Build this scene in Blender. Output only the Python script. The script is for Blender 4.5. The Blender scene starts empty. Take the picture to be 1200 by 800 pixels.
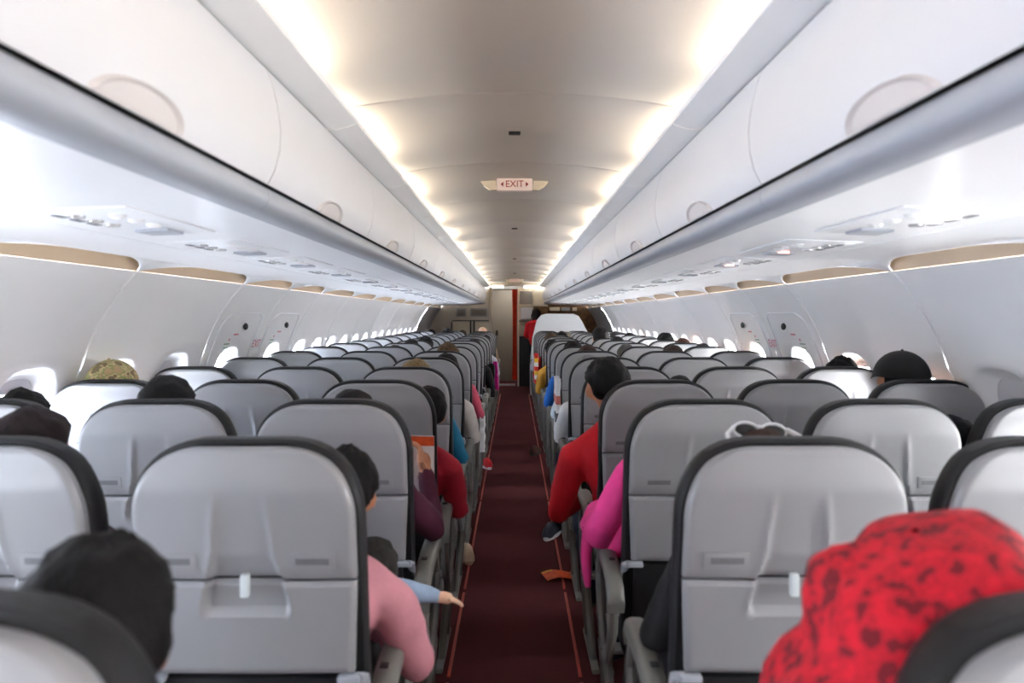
import bpy, bmesh, math, random
import numpy as np
from mathutils import Vector, Matrix, noise

random.seed(7)
SC = bpy.context.scene
COL = SC.collection
PI = math.pi

# ------------------------------------------------------------------ camera, sky, exposure
CAMZ = 1.43
F = 900.0
cam_d = bpy.data.cameras.new('camera')
cam_d.sensor_width = 36.0
cam_d.lens = 27.0
cam_d.shift_x = -3 / 1200
cam_d.shift_y = -29 / 1200
cam_d.clip_start = 0.05
cam_d.dof.use_dof = True
cam_d.dof.focus_distance = 6.0
cam_d.dof.aperture_fstop = 3.2
cam = bpy.data.objects.new('camera', cam_d)
COL.objects.link(cam)
cam.location = (0, 0, CAMZ)
cam.rotation_euler = (PI / 2, 0, 0)
SC.camera = cam
SC.view_settings.view_transform = 'Standard'
SC.view_settings.look = 'None'
SC.view_settings.gamma = 1
SC.view_settings.use_curve_mapping = False
SC.view_settings.exposure = 1.15
SKY = 36.0
COVE = 18.0

ld = bpy.data.lights.new('entry_lamp', 'AREA'); ld.energy = 4.5; ld.size = 0.5; ld.color = (1.0, .93, .82)
lo = bpy.data.objects.new('entry_lamp', ld); COL.objects.link(lo); lo.location = (-0.1, 16.35, 2.2)

w = bpy.data.worlds.new('world')
SC.world = w
w.use_nodes = True
nt = w.node_tree
nt.nodes.clear()
tc = nt.nodes.new('ShaderNodeTexCoord')
sp = nt.nodes.new('ShaderNodeSeparateXYZ')
mr = nt.nodes.new('ShaderNodeMapRange')
mr.inputs[1].default_value = -1; mr.inputs[2].default_value = 1
rp = nt.nodes.new('ShaderNodeValToRGB')
rp.color_ramp.elements[0].color = (0.62, 0.70, 0.84, 1)
rp.color_ramp.elements[1].color = (1.0, 0.99, 0.97, 1)
bg = nt.nodes.new('ShaderNodeBackground')
bg.inputs[1].default_value = SKY
out = nt.nodes.new('ShaderNodeOutputWorld')
nt.links.new(tc.outputs['Generated'], sp.inputs[0])
nt.links.new(sp.outputs[0], mr.inputs[0])
nt.links.new(mr.outputs[0], rp.inputs[0])
nt.links.new(rp.outputs[0], bg.inputs[0])
nt.links.new(bg.outputs[0], out.inputs[0])

# ------------------------------------------------------------------ materials
def srgb(r, g, b):
    f = lambda c: (c / 255 / 12.92) if c <= 10 else ((c / 255 + 0.055) / 1.055) ** 2.4
    return (f(r), f(g), f(b), 1)

def mat(name, col, rough=0.5, metal=0.0, nscale=0, var=0.0, bump=0.0, bscale=200, emit=None, es=0, spec=0.5, coat=0, stretch=None):
    m = bpy.data.materials.new(name)
    m.use_nodes = True
    t = m.node_tree
    p = t.nodes['Principled BSDF']
    p.inputs['Base Color'].default_value = col
    p.inputs['Roughness'].default_value = rough
    p.inputs['Metallic'].default_value = metal
    p.inputs['Specular IOR Level'].default_value = spec
    if coat: p.inputs['Coat Weight'].default_value = coat
    co = t.nodes.new('ShaderNodeTexCoord')
    src = co.outputs['Object']
    if stretch:
        mp = t.nodes.new('ShaderNodeMapping')
        mp.inputs['Scale'].default_value = stretch
        t.links.new(src, mp.inputs[0]); src = mp.outputs[0]
    if var:
        n = t.nodes.new('ShaderNodeTexNoise')
        n.inputs['Scale'].default_value = nscale
        n.inputs['Detail'].default_value = 5
        t.links.new(src, n.inputs['Vector'])
        r = t.nodes.new('ShaderNodeValToRGB')
        r.color_ramp.elements[0].position = 0.3
        r.color_ramp.elements[1].position = 0.7
        r.color_ramp.elements[0].color = tuple(c * (1 - var) for c in col[:3]) + (1,)
        r.color_ramp.elements[1].color = tuple(min(1, c * (1 + var)) for c in col[:3]) + (1,)
        t.links.new(n.outputs['Fac'], r.inputs[0])
        t.links.new(r.outputs[0], p.inputs['Base Color'])
    if bump:
        n2 = t.nodes.new('ShaderNodeTexNoise')
        n2.inputs['Scale'].default_value = bscale
        n2.inputs['Detail'].default_value = 3
        t.links.new(src, n2.inputs['Vector'])
        b = t.nodes.new('ShaderNodeBump')
        b.inputs['Strength'].default_value = bump
        b.inputs['Distance'].default_value = 0.004
        t.links.new(n2.outputs['Fac'], b.inputs['Height'])
        t.links.new(b.outputs[0], p.inputs['Normal'])
    if emit:
        p.inputs['Emission Color'].default_value = emit
        p.inputs['Emission Strength'].default_value = es
    return m

M = {}
M['panel'] = mat('cabin_plastic', (0.90, 0.90, 0.905, 1), 0.42, var=0.015, nscale=3, bump=0.05, bscale=500)
M['binw'] = mat('bin_plastic', (0.67, 0.67, 0.685, 1), 0.38, var=0.015, nscale=3, bump=0.04, bscale=400)
M['lip'] = mat('bin_lip_plastic', (0.37, 0.395, 0.44, 1), 0.30, var=0.03, nscale=6)
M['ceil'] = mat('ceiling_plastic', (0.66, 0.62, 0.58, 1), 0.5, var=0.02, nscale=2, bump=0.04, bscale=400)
M['rail'] = mat('rail_plastic', (0.78, 0.78, 0.78, 1), 0.4, var=0.02, nscale=4)
M['beige'] = mat('beige_plastic', srgb(208, 186, 160), 0.55, var=0.03, nscale=4)
M['soffit'] = mat('soffit_plastic', (0.88, 0.89, 0.91, 1), 0.3, var=0.02, nscale=3, bump=0.03, bscale=300)
M['latchcup'] = mat('latch_cup_plastic', (0.62, 0.58, 0.56, 1), 0.45, var=0.02, nscale=5)
M['dark'] = mat('dark_gap', (0.07, 0.075, 0.085, 1), 0.7, var=0.1, nscale=20)
M['shell'] = mat('seat_shell_plastic', (0.285, 0.288, 0.30, 1), 0.36, var=0.03, nscale=5, bump=0.05, bscale=600)
M['leather'] = mat('black_leather', (0.012, 0.0125, 0.014, 1), 0.55, spec=0.35, var=0.2, nscale=12, bump=0.25, bscale=120)
M['seatframe'] = mat('seat_frame_grey', (0.16, 0.16, 0.145, 1), 0.45, var=0.08, nscale=20)
M['metal'] = mat('brushed_metal', (0.5, 0.5, 0.5, 1), 0.35, metal=0.9, var=0.05, nscale=30)
M['latchw'] = mat('latch_white', (0.62, 0.68, 0.70, 1), 0.35, var=0.02, nscale=20)
M['placard'] = mat('placard_grey', (0.15, 0.15, 0.16, 1), 0.5, var=0.1, nscale=60)
M['strip'] = mat('floor_strip_red', srgb(170, 60, 48), 0.4, var=0.12, nscale=8)
M['cream'] = mat('bulkhead_cream', srgb(205, 196, 182), 0.5, var=0.03, nscale=4)
M['doorg'] = mat('door_grey', srgb(136, 130, 122), 0.5, var=0.04, nscale=3)
M['lining'] = mat('door_lining_grey', srgb(160, 160, 162), 0.5, var=0.06, nscale=4)
M['curtain'] = mat('curtain_orange', srgb(232, 78, 40), 0.8, var=0.15, nscale=9)
M['wood'] = mat('galley_brown', srgb(120, 86, 52), 0.5, var=0.5, nscale=9)
M['galleyw'] = mat('galley_light', srgb(226, 214, 192), 0.4, var=0.03, nscale=5)
M['black'] = mat('flat_black', (0.012, 0.012, 0.013, 1), 0.6, var=0.2, nscale=10)
M['white'] = mat('white_plastic', (0.8, 0.81, 0.84, 1), 0.4, var=0.02, nscale=5)
M['shade'] = mat('window_shade_plastic', (0.62, 0.62, 0.66, 1), 0.5, var=0.02, nscale=6)
M['cove'] = mat('cove_lamp', (1, 0.9, 0.75, 1), 0.5, var=0.01, nscale=4, emit=(1.0, 0.86, 0.66, 1), es=COVE)
M['lamp'] = mat('white_lamp', (1, 1, 1, 1), 0.5, var=0.01, nscale=4, emit=(1.0, 0.97, 0.92, 1), es=3.5)
M['redlamp'] = mat('sign_lamp', (1, .5, .4, 1), 0.5, var=0.01, nscale=4, emit=(1.0, 0.5, 0.42, 1), es=1.6)
M['exitface'] = mat('exit_sign_face', srgb(214, 196, 186), 0.35, var=0.02, nscale=10, emit=(1.0, 0.75, 0.68, 1), es=0.12)
M['clear'] = mat('frosted_edge', srgb(236, 226, 205), 0.2, var=0.02, nscale=10)
M['redink'] = mat('red_ink', srgb(150, 18, 24), 0.5, var=0.05, nscale=20)
M['pinkink'] = mat('pink_ink', srgb(214, 120, 140), 0.5, var=0.05, nscale=20)
M['greenink'] = mat('green_ink', srgb(150, 180, 150), 0.5, var=0.05, nscale=20)
M['orangeink'] = mat('orange_print', srgb(222, 84, 32), 0.5, var=0.2, nscale=40)
M['yellow'] = mat('yellow_print', srgb(232, 168, 40), 0.5, var=0.1, nscale=40)
M['paper'] = mat('paper', srgb(232, 232, 236), 0.7, var=0.08, nscale=18)

def carpet():
    m = mat('carpet', srgb(74, 30, 34), 0.95, spec=0.08)
    t = m.node_tree; p = t.nodes['Principled BSDF']
    co = t.nodes.new('ShaderNodeTexCoord')
    n = t.nodes.new('ShaderNodeTexNoise'); n.inputs['Scale'].default_value = 260; n.inputs['Detail'].default_value = 4
    n2 = t.nodes.new('ShaderNodeTexNoise'); n2.inputs['Scale'].default_value = 2.2; n2.inputs['Detail'].default_value = 3
    wv = t.nodes.new('ShaderNodeTexWave'); wv.inputs['Scale'].default_value = 26; wv.bands_direction = 'Y'; wv.inputs['Distortion'].default_value = 1.2
    for q in (n, n2, wv): t.links.new(co.outputs['Object'], q.inputs['Vector'])
    a = t.nodes.new('ShaderNodeMath'); a.operation = 'ADD'
    t.links.new(n.outputs['Fac'], a.inputs[0]); t.links.new(wv.outputs['Fac'], a.inputs[1])
    a2 = t.nodes.new('ShaderNodeMath'); a2.operation = 'ADD'
    t.links.new(a.outputs[0], a2.inputs[0]); t.links.new(n2.outputs['Fac'], a2.inputs[1])
    r = t.nodes.new('ShaderNodeValToRGB')
    r.color_ramp.elements[0].position = 0.2; r.color_ramp.elements[1].position = 1.0
    r.color_ramp.elements[0].color = srgb(50, 20, 23); r.color_ramp.elements[1].color = srgb(90, 46, 48)
    d = t.nodes.new('ShaderNodeMath'); d.operation = 'MULTIPLY'; d.inputs[1].default_value = 0.55
    t.links.new(a2.outputs[0], d.inputs[0]); t.links.new(d.outputs[0], r.inputs[0])
    t.links.new(r.outputs[0], p.inputs['Base Color'])
    b = t.nodes.new('ShaderNodeBump'); b.inputs['Strength'].default_value = 0.5; b.inputs['Distance'].default_value = 0.004
    t.links.new(n.outputs['Fac'], b.inputs['Height']); t.links.new(b.outputs[0], p.inputs['Normal'])
    return m
M['carpet'] = carpet()

def glass():
    m = bpy.data.materials.new('window_glass'); m.use_nodes = True
    t = m.node_tree; t.nodes.clear()
    o = t.nodes.new('ShaderNodeOutputMaterial'); mx = t.nodes.new('ShaderNodeMixShader')
    a = t.nodes.new('ShaderNodeBsdfTransparent'); g = t.nodes.new('ShaderNodeBsdfGlossy')
    g.inputs['Roughness'].default_value = 0.05
    mx.inputs[0].default_value = 0.06
    t.links.new(a.outputs[0], mx.inputs[1]); t.links.new(g.outputs[0], mx.inputs[2]); t.links.new(mx.outputs[0], o.inputs[0])
    return m
M['glass'] = glass()

def pattern(name, cols, scale, rough=0.85):
    m = mat(name, cols[0], rough, bump=0.3, bscale=90)
    t = m.node_tree; p = t.nodes['Principled BSDF']
    co = t.nodes.new('ShaderNodeTexCoord')
    v = t.nodes.new('ShaderNodeTexNoise'); v.inputs['Scale'].default_value = scale; v.inputs['Detail'].default_value = 2
    t.links.new(co.outputs['Object'], v.inputs['Vector'])
    r = t.nodes.new('ShaderNodeValToRGB'); r.color_ramp.interpolation = 'CONSTANT' if name.startswith('cam') else 'LINEAR'
    n = len(cols)
    r.color_ramp.elements[0].color = cols[0]
    r.color_ramp.elements[1].position = 0.36 + 0.28 / n; r.color_ramp.elements[1].color = cols[1]
    for i in range(2, n):
        e = r.color_ramp.elements.new(0.36 + 0.28 * i / n); e.color = cols[i]
    t.links.new(v.outputs['Fac'], r.inputs[0]); t.links.new(r.outputs[0], p.inputs['Base Color'])
    return m
M['camo'] = pattern('camouflage_cloth', [srgb(120, 104, 74), srgb(196, 176, 132), srgb(140, 146, 92), srgb(178, 150, 112)], 26)
M['bandana'] = pattern('red_print_cloth', [srgb(196, 6, 34), srgb(206, 10, 40), srgb(168, 6, 28), srgb(200, 8, 38), srgb(112, 6, 24)], 42)

_cloth = {}
def cloth(rgb, rough=0.85):
    k = tuple(rgb)
    if k not in _cloth:
        _cloth[k] = mat('cloth_%02x%02x%02x' % k, srgb(*rgb), rough, var=0.1, nscale=14, bump=0.25, bscale=60)
    return _cloth[k]
_hair = {}
def hairm(rgb):
    k = tuple(rgb)
    if k not in _hair:
        _hair[k] = mat('hair_%02x%02x%02x' % k, srgb(*(c * .62 for c in rgb)), 0.6, var=0.4, nscale=60, bump=0.9, bscale=240, spec=0.22, stretch=(1, 1, 0.2))
    return _hair[k]
_skin = {}
def skinm(rgb):
    k = tuple(rgb)
    if k not in _skin:
        m = mat('skin_%02x%02x%02x' % k, srgb(*rgb), 0.5, var=0.06, nscale=12, bump=0.06, bscale=200)
        m.node_tree.nodes['Principled BSDF'].inputs['Subsurface Weight'].default_value = 0.1
        m.node_tree.nodes['Principled BSDF'].inputs['Subsurface Radius'].default_value = (0.01, 0.004, 0.002)
        _skin[k] = m
    return _skin[k]

# ------------------------------------------------------------------ helpers
class MB:
    def __init__(s): s.v = []; s.f = []; s.m = []
    def add(s, vs, fs, mi=0):
        o = len(s.v); s.v += [tuple(p) for p in vs]; s.f += [tuple(i + o for i in f) for f in fs]; s.m += [mi] * len(fs); return o
    def box(s, c, d, mi=0, bev=0.0, M4=None):
        bm = bmesh.new(); bmesh.ops.create_cube(bm, size=1)
        for q in bm.verts: q.co = Vector((q.co.x * d[0], q.co.y * d[1], q.co.z * d[2]))
        if bev: bmesh.ops.bevel(bm, geom=bm.edges[:], offset=bev, segments=2, affect='EDGES', profile=0.6)
        T = Matrix.Translation(c) @ (M4 if M4 else Matrix())
        for q in bm.verts: q.co = T @ q.co
        bm.verts.index_update()
        s.add([q.co[:] for q in bm.verts], [[q.index for q in f.verts] for f in bm.faces], mi); bm.free()
    def tube(s, pts, rs, n=10, mi=0, cap=True, ell=1.0):
        pts = [Vector(p) for p in pts]
        if not hasattr(rs, '__len__'): rs = [rs] * len(pts)
        rings = []; prev = None
        for i, p in enumerate(pts):
            t = (pts[min(i + 1, len(pts) - 1)] - pts[max(i - 1, 0)]).normalized()
            up = prev if prev else (Vector((0, 0, 1)) if abs(t.z) < 0.9 else Vector((0, 1, 0)))
            a = t.cross(up).normalized(); b = a.cross(t).normalized(); prev = b
            rings.append([p + a * math.cos(2 * PI * k / n) * rs[i] * ell + b * math.sin(2 * PI * k / n) * rs[i] for k in range(n)])
        s.loft(rings, mi, True, cap)
    def loft(s, rings, mi=0, closed=True, cap=True):
        n = len(rings[0]); vs = [p for r in rings for p in r]; fs = []
        for i in range(len(rings) - 1):
            for k in range(n if closed else n - 1):
                k2 = (k + 1) % n
                fs.append((i * n + k, i * n + k2, (i + 1) * n + k2, (i + 1) * n + k))
        if cap and closed:
            fs.append(tuple(range(n))[::-1]); fs.append(tuple((len(rings) - 1) * n + k for k in range(n)))
        s.add(vs, fs, mi)
    def ball(s, c, r, nu=16, nv=10, mi=0, M4=None):
        c = Vector(c); vs = []
        if not hasattr(r, '__len__'): r = (r, r, r)
        vs.append(Vector((0, 0, r[2])))
        for j in range(1, nv):
            a = PI * j / nv
            for i in range(nu):
                b = 2 * PI * i / nu
                vs.append(Vector((r[0] * math.sin(a) * math.cos(b), r[1] * math.sin(a) * math.sin(b), r[2] * math.cos(a))))
        vs.append(Vector((0, 0, -r[2])))
        if M4: vs = [M4 @ p for p in vs]
        vs = [p + c for p in vs]
        fs = [(0, 1 + i, 1 + (i + 1) % nu) for i in range(nu)]
        for j in range(nv - 2):
            for i in range(nu):
                a = 1 + j * nu + i; b = 1 + j * nu + (i + 1) % nu
                fs.append((a, a + nu, b + nu, b))
        L = len(vs) - 1; o = 1 + (nv - 2) * nu
        fs += [(o + (i + 1) % nu, o + i, L) for i in range(nu)]
        s.add(vs, fs, mi)
    def solid(s, prof, th, y0, y1, mi=0, ny=1):
        """a strip of cross-section prof [(x,z)] given thickness th, run along y"""
        n = len(prof); P = [Vector((p[0], 0, p[1])) for p in prof]; Q = []
        for i in range(n):
            t = (P[min(i + 1, n - 1)] - P[max(i - 1, 0)]).normalized()
            Q.append(P[i] + Vector((-t.z, 0, t.x)) * th)
        loop = P + Q[::-1]
        rings = [[Vector((p.x, y0 + (y1 - y0) * j / ny, p.z)) for p in loop] for j in range(ny + 1)]
        s.loft(rings, mi, True, False)
        m = len(loop); o = len(s.v) - m * (ny + 1)
        for base in (o, o + m * ny):
            for i in range(n - 1):
                s.f.append((base + i, base + i + 1, base + m - 2 - i, base + m - 1 - i)); s.m.append(mi)
    def grid(s, rows, mi=0):
        n = len(rows[0]); fs = []
        for i in range(len(rows) - 1):
            for k in range(n - 1): fs.append((i * n + k, i * n + k + 1, (i + 1) * n + k + 1, (i + 1) * n + k))
        return s.add([p for r in rows for p in r], fs, mi)
    def mesh(s, name, smooth=True, ang=35):
        me = bpy.data.meshes.new(name); me.from_pydata([tuple(p) for p in s.v], [], s.f)
        if s.m: me.polygons.foreach_set('material_index', s.m)
        bm = bmesh.new(); bm.from_mesh(me); bmesh.ops.recalc_face_normals(bm, faces=bm.faces[:]); bm.to_mesh(me); bm.free()
        if smooth:
            me.polygons.foreach_set('use_smooth', [True] * len(me.polygons))
            try: me.set_sharp_from_angle(angle=math.radians(ang))
            except Exception: pass
        me.update(); return me
    def build(s, name, mats, parent=None, loc=None, smooth=True, ang=35):
        me = s.mesh(name, smooth, ang)
        if not isinstance(mats, (list, tuple)): mats = [mats]
        for q in mats: me.materials.append(q)
        return link(name, me, parent, loc)

def link(name, me, parent=None, loc=None):
    o = bpy.data.objects.new(name, me); COL.objects.link(o)
    if parent: o.parent = parent
    if loc: o.location = loc
    return o

def tag(o, label=None, cat=None, group=None, kind=None):
    if label: o['label'] = label
    if cat: o['category'] = cat
    if group: o['group'] = group
    if kind: o['kind'] = kind
    return o

def empty(name, loc=(0, 0, 0)):
    o = bpy.data.objects.new(name, None); o.empty_display_size = 0.1; COL.objects.link(o); o.location = loc; return o

def kids(o): return [c for c in bpy.data.objects if c.parent == o]
def snapshot(o): return [(c, [(d, []) for d in kids(c)]) for c in kids(o)]
def dup(o, snap, loc):
    r = o.copy(); COL.objects.link(r); r.location = loc
    def rec(sn, par):
        for c, ss in sn:
            q = c.copy(); COL.objects.link(q); q.parent = par; rec(ss, q)
    rec(snap, r); return r

def P(px, py, d):
    return ((px - 603) * d / F, CAMZ - (py - 371) * d / F)

ORD = ['nearest', 'first', 'second', 'third', 'fourth', 'fifth', 'sixth', 'seventh', 'eighth', 'ninth', 'tenth', 'eleventh', 'twelfth', 'thirteenth', 'fourteenth', 'fifteenth', 'sixteenth', 'seventeenth', 'eighteenth']
Y0, Y1 = -2.35, 18.6
YB = 15.8   # bulkhead
# seat rows: index 0 is the row the camera stands over
D = [0.60, 1.48, 2.20, 2.90, 3.68, 4.55, 5.40, 6.25, 7.10, 7.85, 8.6, 9.35, 10.1, 10.85, 11.6, 12.35, 13.1]

# ------------------------------------------------------------------ floor
b = MB(); b.box((0, (Y0 + Y1) / 2, -0.05), (3.5, Y1 - Y0, 0.1))
fl = b.build('floor', M['carpet'], smooth=False); tag(fl, kind='structure')
for si, n in ((-1, 1), (1, 2)):
    t = empty('trim_%d' % n, (si * 0.262, 0, 0)); tag(t, kind='structure')
    ys = [-1.2, 0.6, 2.0, 3.02, 4.0, 5.95, 8.0, 10.1, 12.2, 14.2]
    for i in range(len(ys) - 1):
        b = MB(); b.box((0, (ys[i] + ys[i + 1]) / 2, 0.003), (0.013, ys[i + 1] - ys[i] - 0.05, 0.006), bev=0.002)
        b.build('floor_strip', M['strip'], t)

# ------------------------------------------------------------------ side walls
prof = [(1.50, 1.61), (1.555, 1.55), (1.605, 1.48), (1.655, 1.395), (1.695, 1.31), (1.735, 1.20), (1.765, 1.09), (1.79, 0.97), (1.81, 0.83), (1.82, 0.66), (1.82, 0.45), (1.79, 0.22), (1.74, 0.0)]
_pc = [Vector(p) for p in prof]
_cum = [0]
for i in range(1, len(_pc)): _cum.append(_cum[-1] + (_pc[i] - _pc[i - 1]).length)
TT = _cum[-1]
def prof_at(t, dep=0.0):
    t = max(0, min(TT, t))
    for i in range(1, len(_pc)):
        if t <= _cum[i] or i == len(_pc) - 1:
            a = (t - _cum[i - 1]) / (_cum[i] - _cum[i - 1]); p = _pc[i - 1].lerp(_pc[i], a); break
    e = 0.03
    def raw(tt):
        tt = max(0, min(TT, tt))
        for i in range(1, len(_pc)):
            if tt <= _cum[i] or i == len(_pc) - 1:
                return _pc[i - 1].lerp(_pc[i], (tt - _cum[i - 1]) / (_cum[i] - _cum[i - 1]))
    d = (raw(t + e) - raw(t - e)).normalized()
    return p + Vector((-d.y, d.x)) * dep     # outward
TC = next(_cum[i] for i in range(len(prof)) if prof[i][1] <= 1.09) + 0.06
def W3(si, y, t, dep=0.0):
    q = prof_at(t, dep); return Vector((si * q.x, y, q.y))

def wall_panel(si, ya, yb, wins, parent, name, material, groove=0.006):
    b = MB(); tA, tB = TC - 0.27, TC + 0.27
    g = 0.007
    def cols(y0, y1, n): return [y0 + (y1 - y0) * i / n for i in range(n + 1)]
    ys = [ya, ya + g] + cols(ya + g, yb - g, 4)[1:-1] + [yb - g, yb]
    dp = [0.016] + [0] * (len(ys) - 2) + [0.016]
    for (t0, t1, n) in ((0, tA, 10), (tB, TT, 9)):
        b.grid([[W3(si, y, t0 + (t1 - t0) * j / n, dp[i]) for i, y in enumerate(ys)] for j in range(n + 1)])
    edges = [ya + g] + [(wins[i] + wins[i + 1]) / 2 for i in range(len(wins) - 1)] + [yb - g]
    for e0, e1, d0, d1 in ((ya, ya + g, .016, 0), (yb - g, yb, 0, .016)):
        b.grid([[W3(si, e0, tA + (tB - tA) * j / 10, d0), W3(si, e1, tA + (tB - tA) * j / 10, d1)] for j in range(11)])
    N = 40
    for wi, wy in enumerate(wins):
        c0, c1 = edges[wi], edges[wi + 1]
        def sup(a, h, n=3.2):
            r = []
            for k in range(N):
                q = 2 * PI * (k + 0.5) / N; c, s_ = math.cos(q), math.sin(q)
                m_ = (abs(c) ** n + abs(s_) ** n) ** (-1 / n)
                r.append((wy + a * c * m_, TC + h * s_ * m_))
            return r
        def rect():
            r = []
            for k in range(N):
                q = 2 * PI * (k + 0.5) / N; c, s_ = math.cos(q), math.sin(q)
                hy = (c1 - wy) if c > 0 else (wy - c0); ht = (tB - TC)
                m_ = 1e9
                if abs(c) > 1e-6: m_ = min(m_, 1 / abs(c))
                if abs(s_) > 1e-6: m_ = min(m_, 1 / abs(s_))
                r.append((wy + hy * c * m_, TC + ht * s_ * m_))
            # snap corners
            for cy, ct in ((c0, tA), (c1, tA), (c0, tB), (c1, tB)):
                j = min(range(N), key=lambda i: (r[i][0] - cy) ** 2 + (r[i][1] - ct) ** 2); r[j] = (cy, ct)
            return r
        R0 = rect(); R1 = sup(0.19, 0.225); Rm = [((p[0] + q[0]) / 2, (p[1] + q[1]) / 2) for p, q in zip(R0, R1)]
        rings = [[W3(si, y, t, 0.0) for y, t in R0], [W3(si, y, t) for y, t in Rm], [W3(si, y, t) for y, t in R1],
                 [W3(si, y, t, 0.012) for y, t in sup(0.175, 0.21)], [W3(si, y, t, 0.035) for y, t in sup(0.15, 0.19)],
                 [W3(si, y, t, 0.05) for y, t in sup(0.118, 0.165)], [W3(si, y, t, 0.09) for y, t in sup(0.114, 0.16)]]
        b.loft(rings, 0, True, False)
        if si < 0 or True:
            pb = MB(); pl = [W3(si, y, t, 0.06) for y, t in sup(0.1165, 0.1635)]; pl2 = [W3(si, y, t, 0.066) for y, t in sup(0.1165, 0.1635)]
            pb.loft([pl, pl2], 0, True, True)
            WINS.append((si, wy, pb))
    return b.build(name, material, parent, ang=50)

WINS = []
pan_edges = [(-2.35, -1.27, 2), (-1.27, -0.19, 2), (-0.19, 0.89, 2), (0.89, 1.97, 2), (1.97, 3.05, 2), (3.05, 4.25, 2)]
after = [(5.95 + 1.08 * i, 5.95 + 1.08 * (i + 1), 2) for i in range(7)]
wall_roots = {}
for si, nm in ((-1, 'wall_left'), (1, 'wall_right')):
    wr = empty(nm, (0, 0, 0)); tag(wr, kind='structure'); wall_roots[si] = wr
    for (ya, yb, n) in pan_edges + after:
        q = (yb - ya) / 4
        ws = [ya + q, yb - q]
        if ya == 1.97: ws = [2.24, 2.76]
        if ya == 3.05: ws = [3.36, 3.94]
        wall_panel(si, ya, yb, ws, wr, 'wall_panel', M['panel'])
    # forward entry lining
    b = MB(); n = 14
    ye = after[-1][1]
    b.grid([[W3(si, ye, TT * j / n), W3(si, (ye + Y1) / 2, TT * j / n), W3(si, Y1, TT * j / n)] for j in range(n + 1)])
    b.build('entry_lining', M['lining'], wr)
# overwing hatches
dn = 0
for si in (-1, 1):
    for (ya, yb) in ((4.25, 5.10), (5.10, 5.95)):
        dn += 1
        dr = empty('door_%d' % dn, (0, 0, 0)); tag(dr, kind='structure')
        wall_panel(si, ya, yb, [(ya + yb) / 2], dr, 'hatch_panel', M['panel'])
        # raised hatch outline
        b = MB(); tt0 = 0.20; pts = []
        for (yy, t) in ((ya + .10, TT * .8), (ya + .10, tt0 + .10), (ya + .13, tt0 + .03), (ya + .2, tt0), (yb - .2, tt0), (yb - .13, tt0 + .03), (yb - .10, tt0 + .10), (yb - .10, TT * .8)):
            pts.append((yy, t))
        full = []
        for i in range(len(pts) - 1):
            n = 8
            for k in range(n): full.append((pts[i][0] + (pts[i + 1][0] - pts[i][0]) * k / n, pts[i][1] + (pts[i + 1][1] - pts[i][1]) * k / n))
        full.append(pts[-1])
        b.tube([W3(si, y, t, -0.001) for y, t in full], 0.005, 6)
        b.build('hatch_frame', M['white'], dr)
        yc = (ya + yb) / 2
        b = MB(); c = W3(si, yc + 0.06, 0.29, -0.008); b.ball(c, (0.012, 0.034, 0.022), 12, 8); b.build('handle', M['black'], dr)
        b = MB()
        for (dy, t, wy, wt, mi) in ((-0.02, 0.34, .08, .010, 0), (-0.12, 0.40, .09, .008, 1), (-0.12, 0.425, .08, .006, 1), (-0.10, .37, .02, .015, 0)):
            v = [W3(si, yc + dy - wy / 2, t, -.002), W3(si, yc + dy + wy / 2, t, -.002), W3(si, yc + dy + wy / 2, t + wt, -.002), W3(si, yc + dy - wy / 2, t + wt, -.002)]
            b.add(v, [(0, 1, 2, 3)], mi)
        b.build('placard', [M['pinkink'], M['greenink']], dr, smooth=False)

wn = 0
for si, wy, pb in WINS:
    wn += 1
    o = pb.build('window_%d' % wn, M['glass']); tag(o, kind='structure')
    pd = bpy.data.lights.new('window_portal', 'AREA'); pd.shape = 'RECTANGLE'; pd.size = 0.34; pd.size_y = 0.24
    pd.cycles.is_portal = True
    po = bpy.data.objects.new('window_portal', pd); COL.objects.link(po)
    c = W3(si, wy, TC, 0.058); po.location = c; po.rotation_euler = (0, math.radians(90 if si > 0 else -90), 0)
# one shade pulled down, others a little
for (si, wy, fr) in ((1, 2.76, 1.0), (-1, 2.76, .16), (1, 3.36, .12), (1, 3.94, .1), (-1, 3.36, .1), (-1, 3.94, .2), (-1, 2.24, .2), (1, 2.24, .1)):
    b = MB(); h = 0.33 * fr; n = 8
    b.grid([[W3(si, wy + a * 0.125, TC - 0.168 + h * j / n, 0.054) for a in (-1, 1)] for j in range(n + 1)])
    b.grid([[W3(si, wy + a * 0.125, TC - 0.168 + h * j / n, 0.057) for a in (-1, 1)] for j in range(n + 1)])
    b.tube([W3(si, wy - .118, TC - .168 + h, .052), W3(si, wy + .118, TC - .168 + h, .052)], 0.004, 6)
    if fr < 1: b.tube([W3(si, wy - .03, TC - .168 + h - .012, .05), W3(si, wy + .03, TC - .168 + h - .012, .05)], 0.006, 6)
    b.build('window_shade', M['shade'], wall_roots[si])
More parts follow.
